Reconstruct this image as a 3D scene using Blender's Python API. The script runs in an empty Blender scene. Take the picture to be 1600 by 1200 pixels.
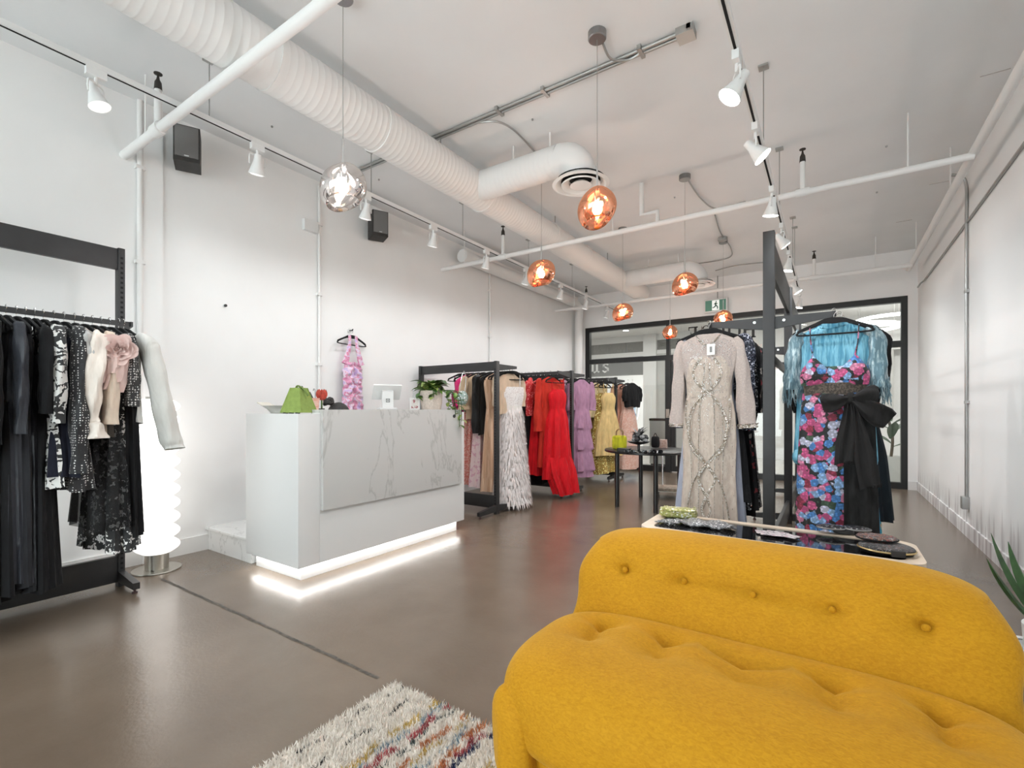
import bpy, bmesh, math, random
import numpy as np
from mathutils import Vector, Matrix
R = random.Random(7)
SC = bpy.context.scene
C = SC.collection
PI = math.pi
# ------------------------------------------------------------------ camera
HC = 1.15                                   # eye height
FPX = 748.0                                 # focal length in pixels of a 1600 wide frame
TH = math.atan(497 / FPX)
ST, CT = math.sin(TH), math.cos(TH)
cd = bpy.data.cameras.new('camera'); cam = bpy.data.objects.new('camera', cd); C.objects.link(cam)
cam.location = (0, 0, HC); cam.rotation_euler = (PI / 2, 0, TH)
cd.sensor_width = 36; cd.lens = 36 * FPX / 1600; cd.shift_y = 40 / 1600; cd.clip_start = .05
SC.camera = cam
# ------------------------------------------------------------------ world, big lights, exposure
w = bpy.data.worlds.new('world'); SC.world = w; w.use_nodes = True
w.node_tree.nodes['Background'].inputs[0].default_value = (.90, .96, 1.0, 1)
w.node_tree.nodes['Background'].inputs[1].default_value = 5.5
vs = SC.view_settings
vs.view_transform = 'Standard'; vs.look = 'None'; vs.exposure = 0.2; vs.gamma = 1; vs.use_curve_mapping = False
TRACK_W = 50       # watts of one track head (right)
TRACK_L = 20       # watts of one track head (left)
CEIL_W = 60
def area(name, loc, rot, sx, sy, power, col=(1, .97, .93), parent=None):
    l = bpy.data.lights.new(name, 'AREA'); l.shape = 'RECTANGLE'; l.size = sx; l.size_y = sy
    l.energy = power; l.color = col
    o = bpy.data.objects.new(name, l); C.objects.link(o); o.location = loc; o.rotation_euler = rot
    if parent: o.parent = parent
    return o
# ------------------------------------------------------------------ pixel -> place
def ray(u, v):
    x = (u - 800) / FPX; y = (640 - v) / FPX
    return Vector((-ST + x * CT, CT + x * ST, y))
def PZ(u, v, z=0.0):
    r = ray(u, v); return Vector((0, 0, HC)) + r * ((z - HC) / r.z)
def PX(u, v, X):
    r = ray(u, v); return Vector((0, 0, HC)) + r * (X / r.x)
def PY(u, v, Y):
    r = ray(u, v); return Vector((0, 0, HC)) + r * (Y / r.y)
# ------------------------------------------------------------------ materials
MATS = {}
def _new(name):
    m = bpy.data.materials.new(name); m.use_nodes = True
    nt = m.node_tree; return m, nt, nt.nodes['Principled BSDF'], nt.nodes.new, nt.links.new
def coords(N, L, scale=(1, 1, 1)):
    tc = N('ShaderNodeTexCoord'); mp = N('ShaderNodeMapping'); mp.inputs['Scale'].default_value = scale
    L(tc.outputs['Object'], mp.inputs['Vector']); return mp.outputs['Vector']
def mat(name, col, rough=.5, metal=0, noise=0, nscale=20, bump=0, bscale=60, emit=0, ecol=None, sheen=0, coat=0, spec=None, alpha=1, trans=0):
    if name in MATS: return MATS[name]
    m, nt, b, N, L = _new(name)
    b.inputs['Base Color'].default_value = (*col, 1); b.inputs['Roughness'].default_value = rough
    b.inputs['Metallic'].default_value = metal
    if spec is not None: b.inputs['Specular IOR Level'].default_value = spec
    if sheen: b.inputs['Sheen Weight'].default_value = sheen; b.inputs['Sheen Roughness'].default_value = .4
    if coat: b.inputs['Coat Weight'].default_value = coat
    if alpha < 1: b.inputs['Alpha'].default_value = alpha
    if trans: b.inputs['Transmission Weight'].default_value = trans
    if noise:
        v = coords(N, L); n = N('ShaderNodeTexNoise'); n.inputs['Scale'].default_value = nscale; n.inputs['Detail'].default_value = 6
        L(v, n.inputs['Vector']); r = N('ShaderNodeValToRGB')
        r.color_ramp.elements[0].position = .3; r.color_ramp.elements[1].position = .7
        r.color_ramp.elements[0].color = (*[max(0, c * (1 - noise)) for c in col], 1)
        r.color_ramp.elements[1].color = (*[min(1, c * (1 + noise)) for c in col], 1)
        L(n.outputs['Fac'], r.inputs['Fac']); L(r.outputs['Color'], b.inputs['Base Color'])
    if bump:
        v = coords(N, L); n = N('ShaderNodeTexNoise'); n.inputs['Scale'].default_value = bscale; n.inputs['Detail'].default_value = 4
        L(v, n.inputs['Vector']); bp = N('ShaderNodeBump'); bp.inputs['Strength'].default_value = bump; bp.inputs['Distance'].default_value = .01
        L(n.outputs['Fac'], bp.inputs['Height']); L(bp.outputs['Normal'], b.inputs['Normal'])
    if emit:
        b.inputs['Emission Color'].default_value = (*(ecol or col), 1); b.inputs['Emission Strength'].default_value = emit
    MATS[name] = m; return m
def ramp_mat(name, cols, scale=20, kind='voronoi', rough=.7, stretch=(1, 1, 1), detail=3, bump=.3, metal=0, dist=0, sheen=.2, const=True):
    """cells or noise bands coloured from a palette"""
    if name in MATS: return MATS[name]
    m, nt, b, N, L = _new(name)
    v = coords(N, L, stretch)
    if dist:
        nz = N('ShaderNodeTexNoise'); nz.inputs['Scale'].default_value = scale * .7; L(v, nz.inputs['Vector'])
        mx = N('ShaderNodeMix'); mx.data_type = 'RGBA'; mx.blend_type = 'ADD'; mx.inputs[0].default_value = dist
        L(v, mx.inputs[6]); L(nz.outputs['Color'], mx.inputs[7]); v = mx.outputs[2]
    if kind == 'voronoi':
        t = N('ShaderNodeTexVoronoi'); t.inputs['Scale'].default_value = scale; L(v, t.inputs['Vector'])
        s = N('ShaderNodeSeparateColor'); L(t.outputs['Color'], s.inputs[0]); f = s.outputs[0]; hgt = t.outputs['Distance']
    elif kind == 'dots':
        t = N('ShaderNodeTexVoronoi'); t.inputs['Scale'].default_value = scale; t.inputs['Randomness'].default_value = .35
        L(v, t.inputs['Vector']); f = hgt = t.outputs['Distance']
    else:
        t = N('ShaderNodeTexNoise'); t.inputs['Scale'].default_value = scale; t.inputs['Detail'].default_value = detail
        L(v, t.inputs['Vector']); f = hgt = t.outputs['Fac']
    r = N('ShaderNodeValToRGB'); cr = r.color_ramp; cr.interpolation = 'CONSTANT' if const else 'LINEAR'
    for i, (p, c) in enumerate(cols):
        e = cr.elements[i] if i < 2 else cr.elements.new(p)
        e.position = p; e.color = (*c, 1)
    L(f, r.inputs['Fac']); L(r.outputs['Color'], b.inputs['Base Color'])
    b.inputs['Roughness'].default_value = rough; b.inputs['Metallic'].default_value = metal
    b.inputs['Sheen Weight'].default_value = sheen
    if bump:
        bp = N('ShaderNodeBump'); bp.inputs['Strength'].default_value = bump; bp.inputs['Distance'].default_value = .006
        L(hgt, bp.inputs['Height']); L(bp.outputs['Normal'], b.inputs['Normal'])
    MATS[name] = m; return m
def fabric(name, col, rough=.8, var=.10, sheen=.04, gloss=0):
    """plain cloth with a fine weave and slight unevenness of dye"""
    if name in MATS: return MATS[name]
    m, nt, b, N, L = _new(name)
    v = coords(N, L, (1, 1, .35)); n = N('ShaderNodeTexNoise'); n.inputs['Scale'].default_value = 26; n.inputs['Detail'].default_value = 7; L(v, n.inputs['Vector'])
    r = N('ShaderNodeValToRGB'); r.color_ramp.elements[0].position = .3; r.color_ramp.elements[1].position = .7
    r.color_ramp.elements[0].color = (*[c * (1 - var) for c in col], 1); r.color_ramp.elements[1].color = (*[min(1, c * (1 + var)) for c in col], 1)
    L(n.outputs['Fac'], r.inputs['Fac']); L(r.outputs['Color'], b.inputs['Base Color'])
    b.inputs['Roughness'].default_value = rough; b.inputs['Sheen Weight'].default_value = sheen; b.inputs['Specular IOR Level'].default_value = .22
    wv = N('ShaderNodeTexNoise'); wv.inputs['Scale'].default_value = 220; L(v, wv.inputs['Vector'])
    bp = N('ShaderNodeBump'); bp.inputs['Strength'].default_value = .25; bp.inputs['Distance'].default_value = .003
    wr = N('ShaderNodeTexNoise'); wr.inputs['Scale'].default_value = 13; wr.inputs['Detail'].default_value = 2.5; wr.inputs['Distortion'].default_value = .6; L(v, wr.inputs['Vector'])
    b2 = N('ShaderNodeBump'); b2.inputs['Strength'].default_value = .55; b2.inputs['Distance'].default_value = .035
    L(wr.outputs['Fac'], b2.inputs['Height']); L(b2.outputs['Normal'], bp.inputs['Normal'])
    L(wv.outputs['Fac'], bp.inputs['Height']); L(bp.outputs['Normal'], b.inputs['Normal'])
    if gloss: b.inputs['Roughness'].default_value = .32
    MATS[name] = m; return m
def sequin(name, col, col2, scale=160, rough=.25, metal=.6):
    return ramp_mat(name, [(0, col), (.45, col2), (.7, col), (.88, tuple(min(1, c * 2.2 + .25) for c in col2))], scale, 'voronoi', rough, (1, 1, 1), bump=.8, metal=metal, sheen=0)
WHITE = mat('wall_paint_white', (.86, .858, .85), .7, noise=.015, nscale=3)
def wall_right_mat():
    m, nt, b, N, L = _new('wall_paint_scuffed')
    # scuffs with a shape of their own: soft upright grey streaks above the baseboard
    v = coords(N, L, (1, 7, .7)); n = N('ShaderNodeTexNoise'); n.inputs['Scale'].default_value = 2.2; n.inputs['Detail'].default_value = 5; L(v, n.inputs['Vector'])
    tc = N('ShaderNodeTexCoord'); sx = N('ShaderNodeSeparateXYZ'); L(tc.outputs['Object'], sx.inputs[0])
    mr = N('ShaderNodeMapRange'); mr.inputs[1].default_value = .05; mr.inputs[2].default_value = .75; mr.inputs[3].default_value = .17; mr.inputs[4].default_value = -.4
    L(sx.outputs[2], mr.inputs[0]); ad = N('ShaderNodeMath'); L(n.outputs['Fac'], ad.inputs[0]); L(mr.outputs[0], ad.inputs[1])
    r = N('ShaderNodeValToRGB'); r.color_ramp.elements[0].position = .5; r.color_ramp.elements[1].position = .78
    r.color_ramp.elements[0].color = (.86, .858, .85, 1); r.color_ramp.elements[1].color = (.40, .36, .36, 1)
    L(ad.outputs[0], r.inputs['Fac']); L(r.outputs['Color'], b.inputs['Base Color']); b.inputs['Roughness'].default_value = .6
    MATS['wall_paint_scuffed'] = m; return m
WALLR = wall_right_mat()
def floor_mat():
    m, nt, b, N, L = _new('polished_concrete')
    v = coords(N, L); n = N('ShaderNodeTexNoise'); n.inputs['Scale'].default_value = 1.3; n.inputs['Detail'].default_value = 6; n.inputs['Roughness'].default_value = .55; L(v, n.inputs['Vector'])
    r = N('ShaderNodeValToRGB'); r.color_ramp.elements[0].position = .3; r.color_ramp.elements[1].position = .72
    r.color_ramp.elements[0].color = (.140, .102, .073, 1); r.color_ramp.elements[1].color = (.205, .155, .115, 1)
    L(n.outputs['Fac'], r.inputs['Fac'])
    vo = N('ShaderNodeTexVoronoi'); vo.inputs['Scale'].default_value = 9; L(v, vo.inputs['Vector'])
    r2 = N('ShaderNodeValToRGB'); r2.color_ramp.elements[0].position = .03; r2.color_ramp.elements[1].position = .045
    r2.color_ramp.elements[0].color = (.5, .46, .41, 1); r2.color_ramp.elements[1].color = (0, 0, 0, 1)
    L(vo.outputs['Distance'], r2.inputs['Fac'])
    s3 = N('ShaderNodeSeparateColor'); L(vo.outputs['Color'], s3.inputs[0])
    gt = N('ShaderNodeMath'); gt.operation = 'GREATER_THAN'; gt.inputs[1].default_value = .9; L(s3.outputs[0], gt.inputs[0])
    mu = N('ShaderNodeMath'); mu.operation = 'MULTIPLY'; L(gt.outputs[0], mu.inputs[0]); s4 = N('ShaderNodeSeparateColor'); L(r2.outputs['Color'], s4.inputs[0]); L(s4.outputs[0], mu.inputs[1])
    mx = N('ShaderNodeMix'); mx.data_type = 'RGBA'; L(mu.outputs[0], mx.inputs[0]); L(r.outputs['Color'], mx.inputs[6]); mx.inputs[7].default_value = (.6, .56, .5, 1)
    L(r.outputs['Color'], b.inputs['Base Color'])
    b.inputs['Roughness'].default_value = .27; b.inputs['Coat Weight'].default_value = .3; b.inputs['Coat Roughness'].default_value = .22; b.inputs['Coat IOR'].default_value = 1.5
    bp = N('ShaderNodeBump'); bp.inputs['Strength'].default_value = .08; bp.inputs['Distance'].default_value = .01
    n3 = N('ShaderNodeTexNoise'); n3.inputs['Scale'].default_value = 60; L(v, n3.inputs['Vector']); L(n3.outputs['Fac'], bp.inputs['Height']); L(bp.outputs['Normal'], b.inputs['Normal'])
    MATS['polished_concrete'] = m; return m
FLOORM = floor_mat()
def marble_mat(name, base, vein, scale=1.3, strength=1.0):
    m, nt, b, N, L = _new(name)
    v = coords(N, L, (1, 1, .55))
    n = N('ShaderNodeTexNoise'); n.inputs['Scale'].default_value = scale * 1.5; n.inputs['Detail'].default_value = 8; n.inputs['Roughness'].default_value = .6; n.inputs['Distortion'].default_value = .6; L(v, n.inputs['Vector'])
    r = N('ShaderNodeValToRGB'); cr = r.color_ramp
    cr.elements[0].position = .486; cr.elements[0].color = (*base, 1); cr.elements[1].position = .514; cr.elements[1].color = (*base, 1)
    e = cr.elements.new(.5); e.color = (*vein, 1)
    L(n.outputs['Fac'], r.inputs['Fac']); L(r.outputs['Color'], b.inputs['Base Color']); b.inputs['Roughness'].default_value = .25
    MATS[name] = m; return m
MARBLE = marble_mat('grey_veined_marble', (.55, .545, .53), (.43, .425, .41), 1.1)
STEPM = marble_mat('pale_veined_step', (.78, .78, .77), (.6, .6, .59), 2.5)
def velvet_mat():
    m, nt, b, N, L = _new('mustard_velvet')
    v = coords(N, L, (.55, 1, 1)); n = N('ShaderNodeTexNoise'); n.inputs['Scale'].default_value = 150; n.inputs['Detail'].default_value = 4; n.inputs['Distortion'].default_value = .8; L(v, n.inputs['Vector'])
    n0 = N('ShaderNodeTexNoise'); n0.inputs['Scale'].default_value = 7; n0.inputs['Detail'].default_value = 4; L(v, n0.inputs['Vector'])
    ad = N('ShaderNodeMix'); ad.inputs[0].default_value = .3; L(n.outputs['Fac'], ad.inputs[2]); L(n0.outputs['Fac'], ad.inputs[3])
    r = N('ShaderNodeValToRGB'); r.color_ramp.elements[0].position = .36; r.color_ramp.elements[1].position = .64
    r.color_ramp.elements[0].color = (.45, .205, .005, 1); r.color_ramp.elements[1].color = (.56, .275, .010, 1)
    L(ad.outputs[0], r.inputs['Fac']); L(r.outputs['Color'], b.inputs['Base Color'])
    b.inputs['Roughness'].default_value = .75; b.inputs['Sheen Weight'].default_value = .3; b.inputs['Sheen Roughness'].default_value = .35
    b.inputs['Sheen Tint'].default_value = (1, .75, .25, 1); b.inputs['Specular IOR Level'].default_value = .2
    n2 = N('ShaderNodeTexNoise'); n2.inputs['Scale'].default_value = 260; L(v, n2.inputs['Vector'])
    bp = N('ShaderNodeBump'); bp.inputs['Strength'].default_value = .35; bp.inputs['Distance'].default_value = .004; L(n2.outputs['Fac'], bp.inputs['Height']); L(bp.outputs['Normal'], b.inputs['Normal'])
    MATS['mustard_velvet'] = m; return m
VELVET = velvet_mat()
def glass_mat(name, tint=(.96, .98, .97), gl=.08):
    m = bpy.data.materials.new(name); m.use_nodes = True; nt = m.node_tree; nt.nodes.clear(); N = nt.nodes.new; L = nt.links.new
    o = N('ShaderNodeOutputMaterial'); t = N('ShaderNodeBsdfTransparent'); t.inputs[0].default_value = (*tint, 1)
    g = N('ShaderNodeBsdfGlossy'); g.inputs['Roughness'].default_value = .02; mx = N('ShaderNodeMixShader')
    lw = N('ShaderNodeLayerWeight'); lw.inputs[0].default_value = .2; mr = N('ShaderNodeMapRange'); mr.inputs[3].default_value = gl * .5; mr.inputs[4].default_value = gl * 5
    L(lw.outputs['Fresnel'], mr.inputs[0]); L(mr.outputs[0], mx.inputs[0]); L(t.outputs[0], mx.inputs[1]); L(g.outputs[0], mx.inputs[2]); L(mx.outputs[0], o.inputs[0])
    MATS[name] = m; return m
GLASS = glass_mat('clear_pane')
def melt_mat(name, col, tint, mixf):
    """metallised blown glass: part mirror, part see-through"""
    m = bpy.data.materials.new(name); m.use_nodes = True; nt = m.node_tree; nt.nodes.clear(); N = nt.nodes.new; L = nt.links.new
    o = N('ShaderNodeOutputMaterial'); t = N('ShaderNodeBsdfTransparent'); t.inputs[0].default_value = (*tint, 1)
    g = N('ShaderNodeBsdfGlossy'); g.inputs['Color'].default_value = (*col, 1); g.inputs['Roughness'].default_value = .06
    lw = N('ShaderNodeLayerWeight'); lw.inputs[0].default_value = .45; mr = N('ShaderNodeMapRange'); mr.inputs[3].default_value = mixf; mr.inputs[4].default_value = 1
    mx = N('ShaderNodeMixShader'); L(lw.outputs['Facing'], mr.inputs[0]); L(mr.outputs[0], mx.inputs[0]); L(t.outputs[0], mx.inputs[1]); L(g.outputs[0], mx.inputs[2]); L(mx.outputs[0], o.inputs[0])
    MATS[name] = m; return m
COPPER = melt_mat('copper_mirror_glass', (.95, .50, .32), (1, .80, .66), .55)
SILVER = melt_mat('silver_mirror_glass', (.85, .82, .80), (.9, .85, .85), .5)
BLACK = mat('black_powdercoat', (.022, .022, .023), .45, noise=.2, nscale=8, bump=.05)
SLOT = mat('slot_black', (.004, .004, .004), .9)
STEEL = mat('brushed_steel', (.55, .52, .47), .3, 1)
CHROME = mat('chrome', (.8, .8, .8), .12, 1)
CONDUIT = mat('galvanised_conduit', (.42, .42, .41), .4, .8)
PIPE = mat('white_painted_pipe', (.80, .79, .775), .5)
DUCTM = mat('white_painted_duct', (.78, .77, .755), .5)
FRAMEB = mat('storefront_black', (.012, .012, .012), .4)
LAMPW = mat('lit_opal', (1, .98, .95), .4, emit=1.05, ecol=(1, .98, .95))
BULB = mat('lit_bulb', (1, .9, .75), .4, emit=9, ecol=(1, .86, .62))
SPOTFACE = mat('lit_spot_face', (1, 1, 1), .4, emit=18, ecol=(1, .97, .92))
SPOTDIM = mat('spot_glass_face', (.85, .85, .84), .2, emit=.6)
LED = mat('led_strip', (1, 1, 1), .4, emit=16, ecol=(1, .98, .95))
HEADW = mat('white_lamp_metal', (.78, .78, .77), .4)
VELV_H = mat('black_velvet_hanger', (.006, .006, .007), .9)
PLASTW = mat('white_plastic', (.75, .75, .74), .35)
# ------------------------------------------------------------------ mesh helpers
def obj(name, bm, m, parent=None, smooth=True, ang=40):
    me = bpy.data.meshes.new(name); bmesh.ops.recalc_face_normals(bm, faces=bm.faces[:]); bm.to_mesh(me); bm.free()
    if m: me.materials.append(m)
    if smooth:
        for p in me.polygons: p.use_smooth = True
        try: me.set_sharp_from_angle(angle=math.radians(ang))
        except Exception: pass
    o = bpy.data.objects.new(name, me); C.objects.link(o)
    if parent: o.parent = parent
    return o
def tag(o, label=None, cat=None, group=None, kind=None):
    if label: o['label'] = label
    if cat: o['category'] = cat
    if group: o['group'] = group
    if kind: o['kind'] = kind
    return o
def thing(name, label, cat, loc=(0, 0, 0), rz=0, group=None):
    o = bpy.data.objects.new(name, None); C.objects.link(o); o.location = loc; o.rotation_euler = (0, 0, rz); o.empty_display_size = .1
    return tag(o, label, cat, group)
def setting(name, loc=(0, 0, 0)):
    o = bpy.data.objects.new(name, None); C.objects.link(o); o.location = loc; o['kind'] = 'structure'; return o
def B(): return bmesh.new()
def box(bm, x0, x1, y0, y1, z0, z1, bev=0):
    vs_ = [bm.verts.new(p) for p in ((x0, y0, z0), (x1, y0, z0), (x1, y1, z0), (x0, y1, z0), (x0, y0, z1), (x1, y0, z1), (x1, y1, z1), (x0, y1, z1))]
    fs = [bm.faces.new([vs_[i] for i in f]) for f in ((0, 3, 2, 1), (4, 5, 6, 7), (0, 1, 5, 4), (1, 2, 6, 5), (2, 3, 7, 6), (3, 0, 4, 7))]
    if bev:
        es = list({e for f in fs for e in f.edges}); bmesh.ops.bevel(bm, geom=es, offset=bev, segments=2, affect='EDGES', profile=.7)
    return bm
def boxo(name, m, parent, x0, x1, y0, y1, z0, z1, bev=0, smooth=False):
    return obj(name, box(B(), x0, x1, y0, y1, z0, z1, bev), m, parent, smooth=bool(bev))
def frame_at(d):
    d = Vector(d).normalized(); a = Vector((0, 0, 1)) if abs(d.z) < .95 else Vector((1, 0, 0))
    s = d.cross(a).normalized(); return s, s.cross(d).normalized()
def tube(bm, pts, r, n=8, cap=True):
    pts = [Vector(p) for p in pts]; k = len(pts); rs = r if isinstance(r, (list, tuple)) else [r] * k
    rows = []; s = t = None
    for i, p in enumerate(pts):
        d = (pts[min(i + 1, k - 1)] - pts[max(i - 1, 0)])
        if d.length < 1e-9: d = Vector((0, 0, 1))
        if s is None: s, t = frame_at(d)
        else:
            dn = d.normalized(); s = (s - dn * s.dot(dn)).normalized(); t = s.cross(dn).normalized()
        rows.append([bm.verts.new(p + (s * math.cos(2 * PI * j / n) + t * math.sin(2 * PI * j / n)) * rs[i]) for j in range(n)])
    for i in range(k - 1):
        for j in range(n): bm.faces.new((rows[i][j], rows[i][(j + 1) % n], rows[i + 1][(j + 1) % n], rows[i + 1][j]))
    if cap:
        bm.faces.new(rows[0]); bm.faces.new(rows[-1][::-1])
    return bm
def lathe(bm, prof, n=24, c=(0, 0, 0)):
    c = Vector(c); rows = []
    for r, z in prof:
        if r < 1e-5: rows.append([bm.verts.new(c + Vector((0, 0, z)))])
        else: rows.append([bm.verts.new(c + Vector((r * math.cos(2 * PI * j / n), r * math.sin(2 * PI * j / n), z))) for j in range(n)])
    for a, b in zip(rows, rows[1:]):
        for j in range(n):
            if len(a) == 1 and len(b) == 1: break
            if len(a) == 1: bm.faces.new((a[0], b[j], b[(j + 1) % n]))
            elif len(b) == 1: bm.faces.new((a[j], a[(j + 1) % n], b[0]))
            else: bm.faces.new((a[j], a[(j + 1) % n], b[(j + 1) % n], b[j]))
    return bm
def prism(bm, poly, axis, a0, a1):
    """extrude a 2D outline along an axis: axis 'x' -> (y,z) outline, 'y' -> (x,z), 'z' -> (x,y)"""
    def mk(p, a): return {'x': (a, p[0], p[1]), 'y': (p[0], a, p[1]), 'z': (p[0], p[1], a)}[axis]
    lo = [bm.verts.new(mk(p, a0)) for p in poly]; hi = [bm.verts.new(mk(p, a1)) for p in poly]; n = len(poly)
    for i in range(n): bm.faces.new((lo[i], lo[(i + 1) % n], hi[(i + 1) % n], hi[i]))
    for f in (bm.faces.new(lo), bm.faces.new(hi[::-1])):
        if n > 4: bmesh.ops.triangulate(bm, faces=[f])
    return bm
def rows_mesh(bm, rows, closed=True, cap0=False, cap1=False):
    vr = [[bm.verts.new(p) for p in r] for r in rows]; n = len(vr[0])
    for a, b in zip(vr, vr[1:]):
        for j in range(n if closed else n - 1): bm.faces.new((a[j], a[(j + 1) % n], b[(j + 1) % n], b[j]))
    if cap0: bm.faces.new(vr[0][::-1])
    if cap1: bm.faces.new(vr[-1])
    return bm
def sgp(v, e): return math.copysign(abs(v) ** e, v)
def superell(bm, c, r, e1=.5, e2=.5, nu=32, nv=48, disp=None):
    """rounded block with its poles on the x ends"""
    rows = []
    for i in range(nu + 1):
        a = -PI / 2 + PI * i / nu; ca, sa = sgp(math.cos(a), e1), sgp(math.sin(a), e1); row = []
        if i in (0, nu): ca = .02
        for j in range(nv):
            t = 2 * PI * j / nv
            p = Vector((c[0] + r[0] * sa, c[1] + r[1] * ca * sgp(math.cos(t), e2), c[2] + r[2] * ca * sgp(math.sin(t), e2)))
            row.append(disp(p) if disp else p)
        rows.append(row)
    return rows_mesh(bm, rows, True, True, True)
def polyline(pts, k=8):
    """Catmull-Rom through points"""
    P = [Vector(p) for p in pts]; out = []
    for i in range(len(P) - 1):
        p0, p1, p2, p3 = P[max(i - 1, 0)], P[i], P[i + 1], P[min(i + 2, len(P) - 1)]
        for s in range(k):
            t = s / k
            out.append(.5 * ((2 * p1) + (p2 - p0) * t + (2 * p0 - 5 * p1 + 4 * p2 - p3) * t * t + (3 * p1 - p0 - 3 * p2 + p3) * t ** 3))
    out.append(P[-1]); return out
def tubeo(name, pts, r, m, parent=None, n=8): return obj(name, tube(B(), pts, r, n), m, parent, ang=50)
# ------------------------------------------------------------------ the room
XL, XR, YB, YR, ZC = -4.28, 1.04, 8.86, -3.2, 3.44
FL = obj('floor', box(B(), XL - .2, XR + .2, YR - .2, YB + .1, -.1, 0), FLOORM, None, False); tag(FL, kind='structure')
pts = [(-3.78 + i * .062, 1.392 + R.uniform(-.004, .004), 0) for i in range(36)]
bm = B(); rows = [[Vector((x, y - .007 - R.uniform(0, .004), .0012)), Vector((x, y + .007 + R.uniform(0, .004), .0012))] for x, y, _ in pts]
rows_mesh(bm, rows, False); obj('floor_joint', bm, mat('joint_filler', (.10, .085, .07), .8, noise=.4, nscale=40), FL, False)
CE = obj('ceiling', box(B(), XL - .2, XR + .2, YR - .2, YB + .1, ZC, ZC + .15), mat('ceiling_paint', (.80, .81, .815), .75, noise=.03, nscale=1.5), None, False); tag(CE, kind='structure')
for px in ((1560, 112), (1415, 345), (1470, 285)):      # patched plaster joints
    p = PZ(*px, ZC)
    boxo('plaster_joint', mat('plaster_joint', (.45, .43, .42), .8), CE, p.x - .09, p.x + .06, p.y - .004, p.y + .004, ZC - .002, ZC)
for px in ((1385, 228), (1370, 300), (832, 186), (425, 197), (592, 280), (1054, 308)):
    p = PZ(*px, ZC); obj('anchor', lathe(B(), [(0, ZC - .012), (.008, ZC - .012), (.009, ZC)], 6, (p.x, p.y, 0)), CONDUIT, CE)
WL = obj('wall_left', box(B(), XL - .15, XL, YR - .1, YB + .1, 0, ZC), WHITE, None, False); tag(WL, kind='structure')
p0 = PX(221, 500, XL).y; p1 = PX(253, 500, XL).y
boxo('pilaster', WHITE, WL, XL, XL + .02, p0, p1, 0, ZC)
WR = obj('wall_right', box(B(), XR, XR + .15, YR - .1, YB + .1, 0, ZC), WALLR, None, False); tag(WR, kind='structure')
# storefront end wall: header, side piers
SFX0, SFX1, SFZ = -4.12, .93, 2.79
bm = B(); box(bm, XL, XR, YB, YB + .14, SFZ, ZC); box(bm, XL, SFX0, YB, YB + .14, 0, SFZ); box(bm, SFX1, XR, YB - .0, YB + .14, 0, SFZ)
WB = obj('wall_back', bm, WHITE, None, False); tag(WB, kind='structure')
# rear wall behind the camera with its own big shop window
bm = B(); box(bm, XL, XR, YR - .14, YR, 2.95, ZC); box(bm, XL, XL + .35, YR - .14, YR, 0, 2.95); box(bm, XR - .25, XR, YR - .14, YR, 0, 2.95); box(bm, XL, XR, YR - .14, YR, 0, .12)
WF = obj('wall_front', bm, WHITE, None, False); tag(WF, kind='structure')
rw = setting('window_2', (0, YR - .07, 0))
boxo('pane', GLASS, rw, XL + .35, XR - .25, -.004, .004, .12, 2.95)
for x in (XL + .37, -2.0, -.6, XR - .27): boxo('mullion', FRAMEB, rw, x - .03, x + .03, -.04, .04, .12, 2.95)
def baseboard(name, *segs):
    bm = B()
    for s in segs: box(bm, *s)
    tag(obj(name, bm, mat('baseboard_white', (.78, .775, .76), .5), None, False), kind='structure')
bb = .125
baseboard('baseboard_left', (XL, XL + .014, YR, 1.9, 0, bb), (XL, XL + .014, 3.6, YB, 0, bb))
bm = B(); box(bm, XR - .014, XR, YR, YB, 0, bb)
tag(obj('baseboard_right', bm, WALLR, None, False), kind='structure')
baseboard('baseboard_back', (XL + .014, SFX0, YB - .014, YB, 0, bb), (SFX1, XR - .014, YB - .014, YB, 0, bb))
# ------------------------------------------------------------------ the storefront
sf = setting('window_1', (0, YB + .07, 0))
def bar(x0, x1, z0, z1, name='frame_bar', d=.05): boxo(name, FRAMEB, sf, x0, x1, -d, d, z0, z1)
XM = PY(1043, 560, YB).x; XD = PY(1150, 700, YB).x
bar(SFX0, SFX1, SFZ - .085, SFZ); bar(SFX0, SFX0 + .09, 0, SFZ - .085); bar(SFX1 - .075, SFX1, 0, SFZ - .085)
bar(SFX0 + .09, SFX1 - .075, 2.06, 2.15, 'transom_bar'); bar(SFX0 + .09, XM - .05, 0, .11, 'sill_bar'); bar(XD + .05, SFX1 - .075, 0, .09, 'sill_bar')
bar(XM - .05, XM + .05, 0, 2.06, 'mullion'); bar(XM - .03, XM + .03, 2.15, SFZ - .085, 'mullion'); bar(XD - .05, XD + .05, 0, 2.06, 'mullion')
def pane(x0, x1, z0, z1): boxo('pane', GLASS, sf, x0, x1, -.004, .004, z0, z1)
pane(SFX0 + .09, XM - .05, .11, 2.06); pane(XD + .05, SFX1 - .075, .09, 2.06)
pane(SFX0 + .09, XM - .03, 2.15, SFZ - .085); pane(XM + .03, SFX1 - .075, 2.15, SFZ - .085)
# door leaf between the two mullions
dr = setting('door_1', (0, YB + .07, 0))
for a in ((XM + .055, XM + .13, .02, 2.05), (XD - .13, XD - .055, .02, 2.05), (XM + .13, XD - .13, .02, .12), (XM + .13, XD - .13, 1.97, 2.05)): boxo('door_stile', FRAMEB, dr, a[0], a[1], -.03, .03, a[2], a[3])
boxo('door_pane', GLASS, dr, XM + .13, XD - .13, -.004, .004, .12, 1.97)
bm = B(); box(bm, XM - .03, XM + .03, -.065, -.05, 1.0, 1.16); tube(bm, [(XM, -.06, 1.03), (XM, -.1, 1.03), (XM + .1, -.1, 1.03)], .01, 8)
obj('door_handle', bm, STEEL, dr)
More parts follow.
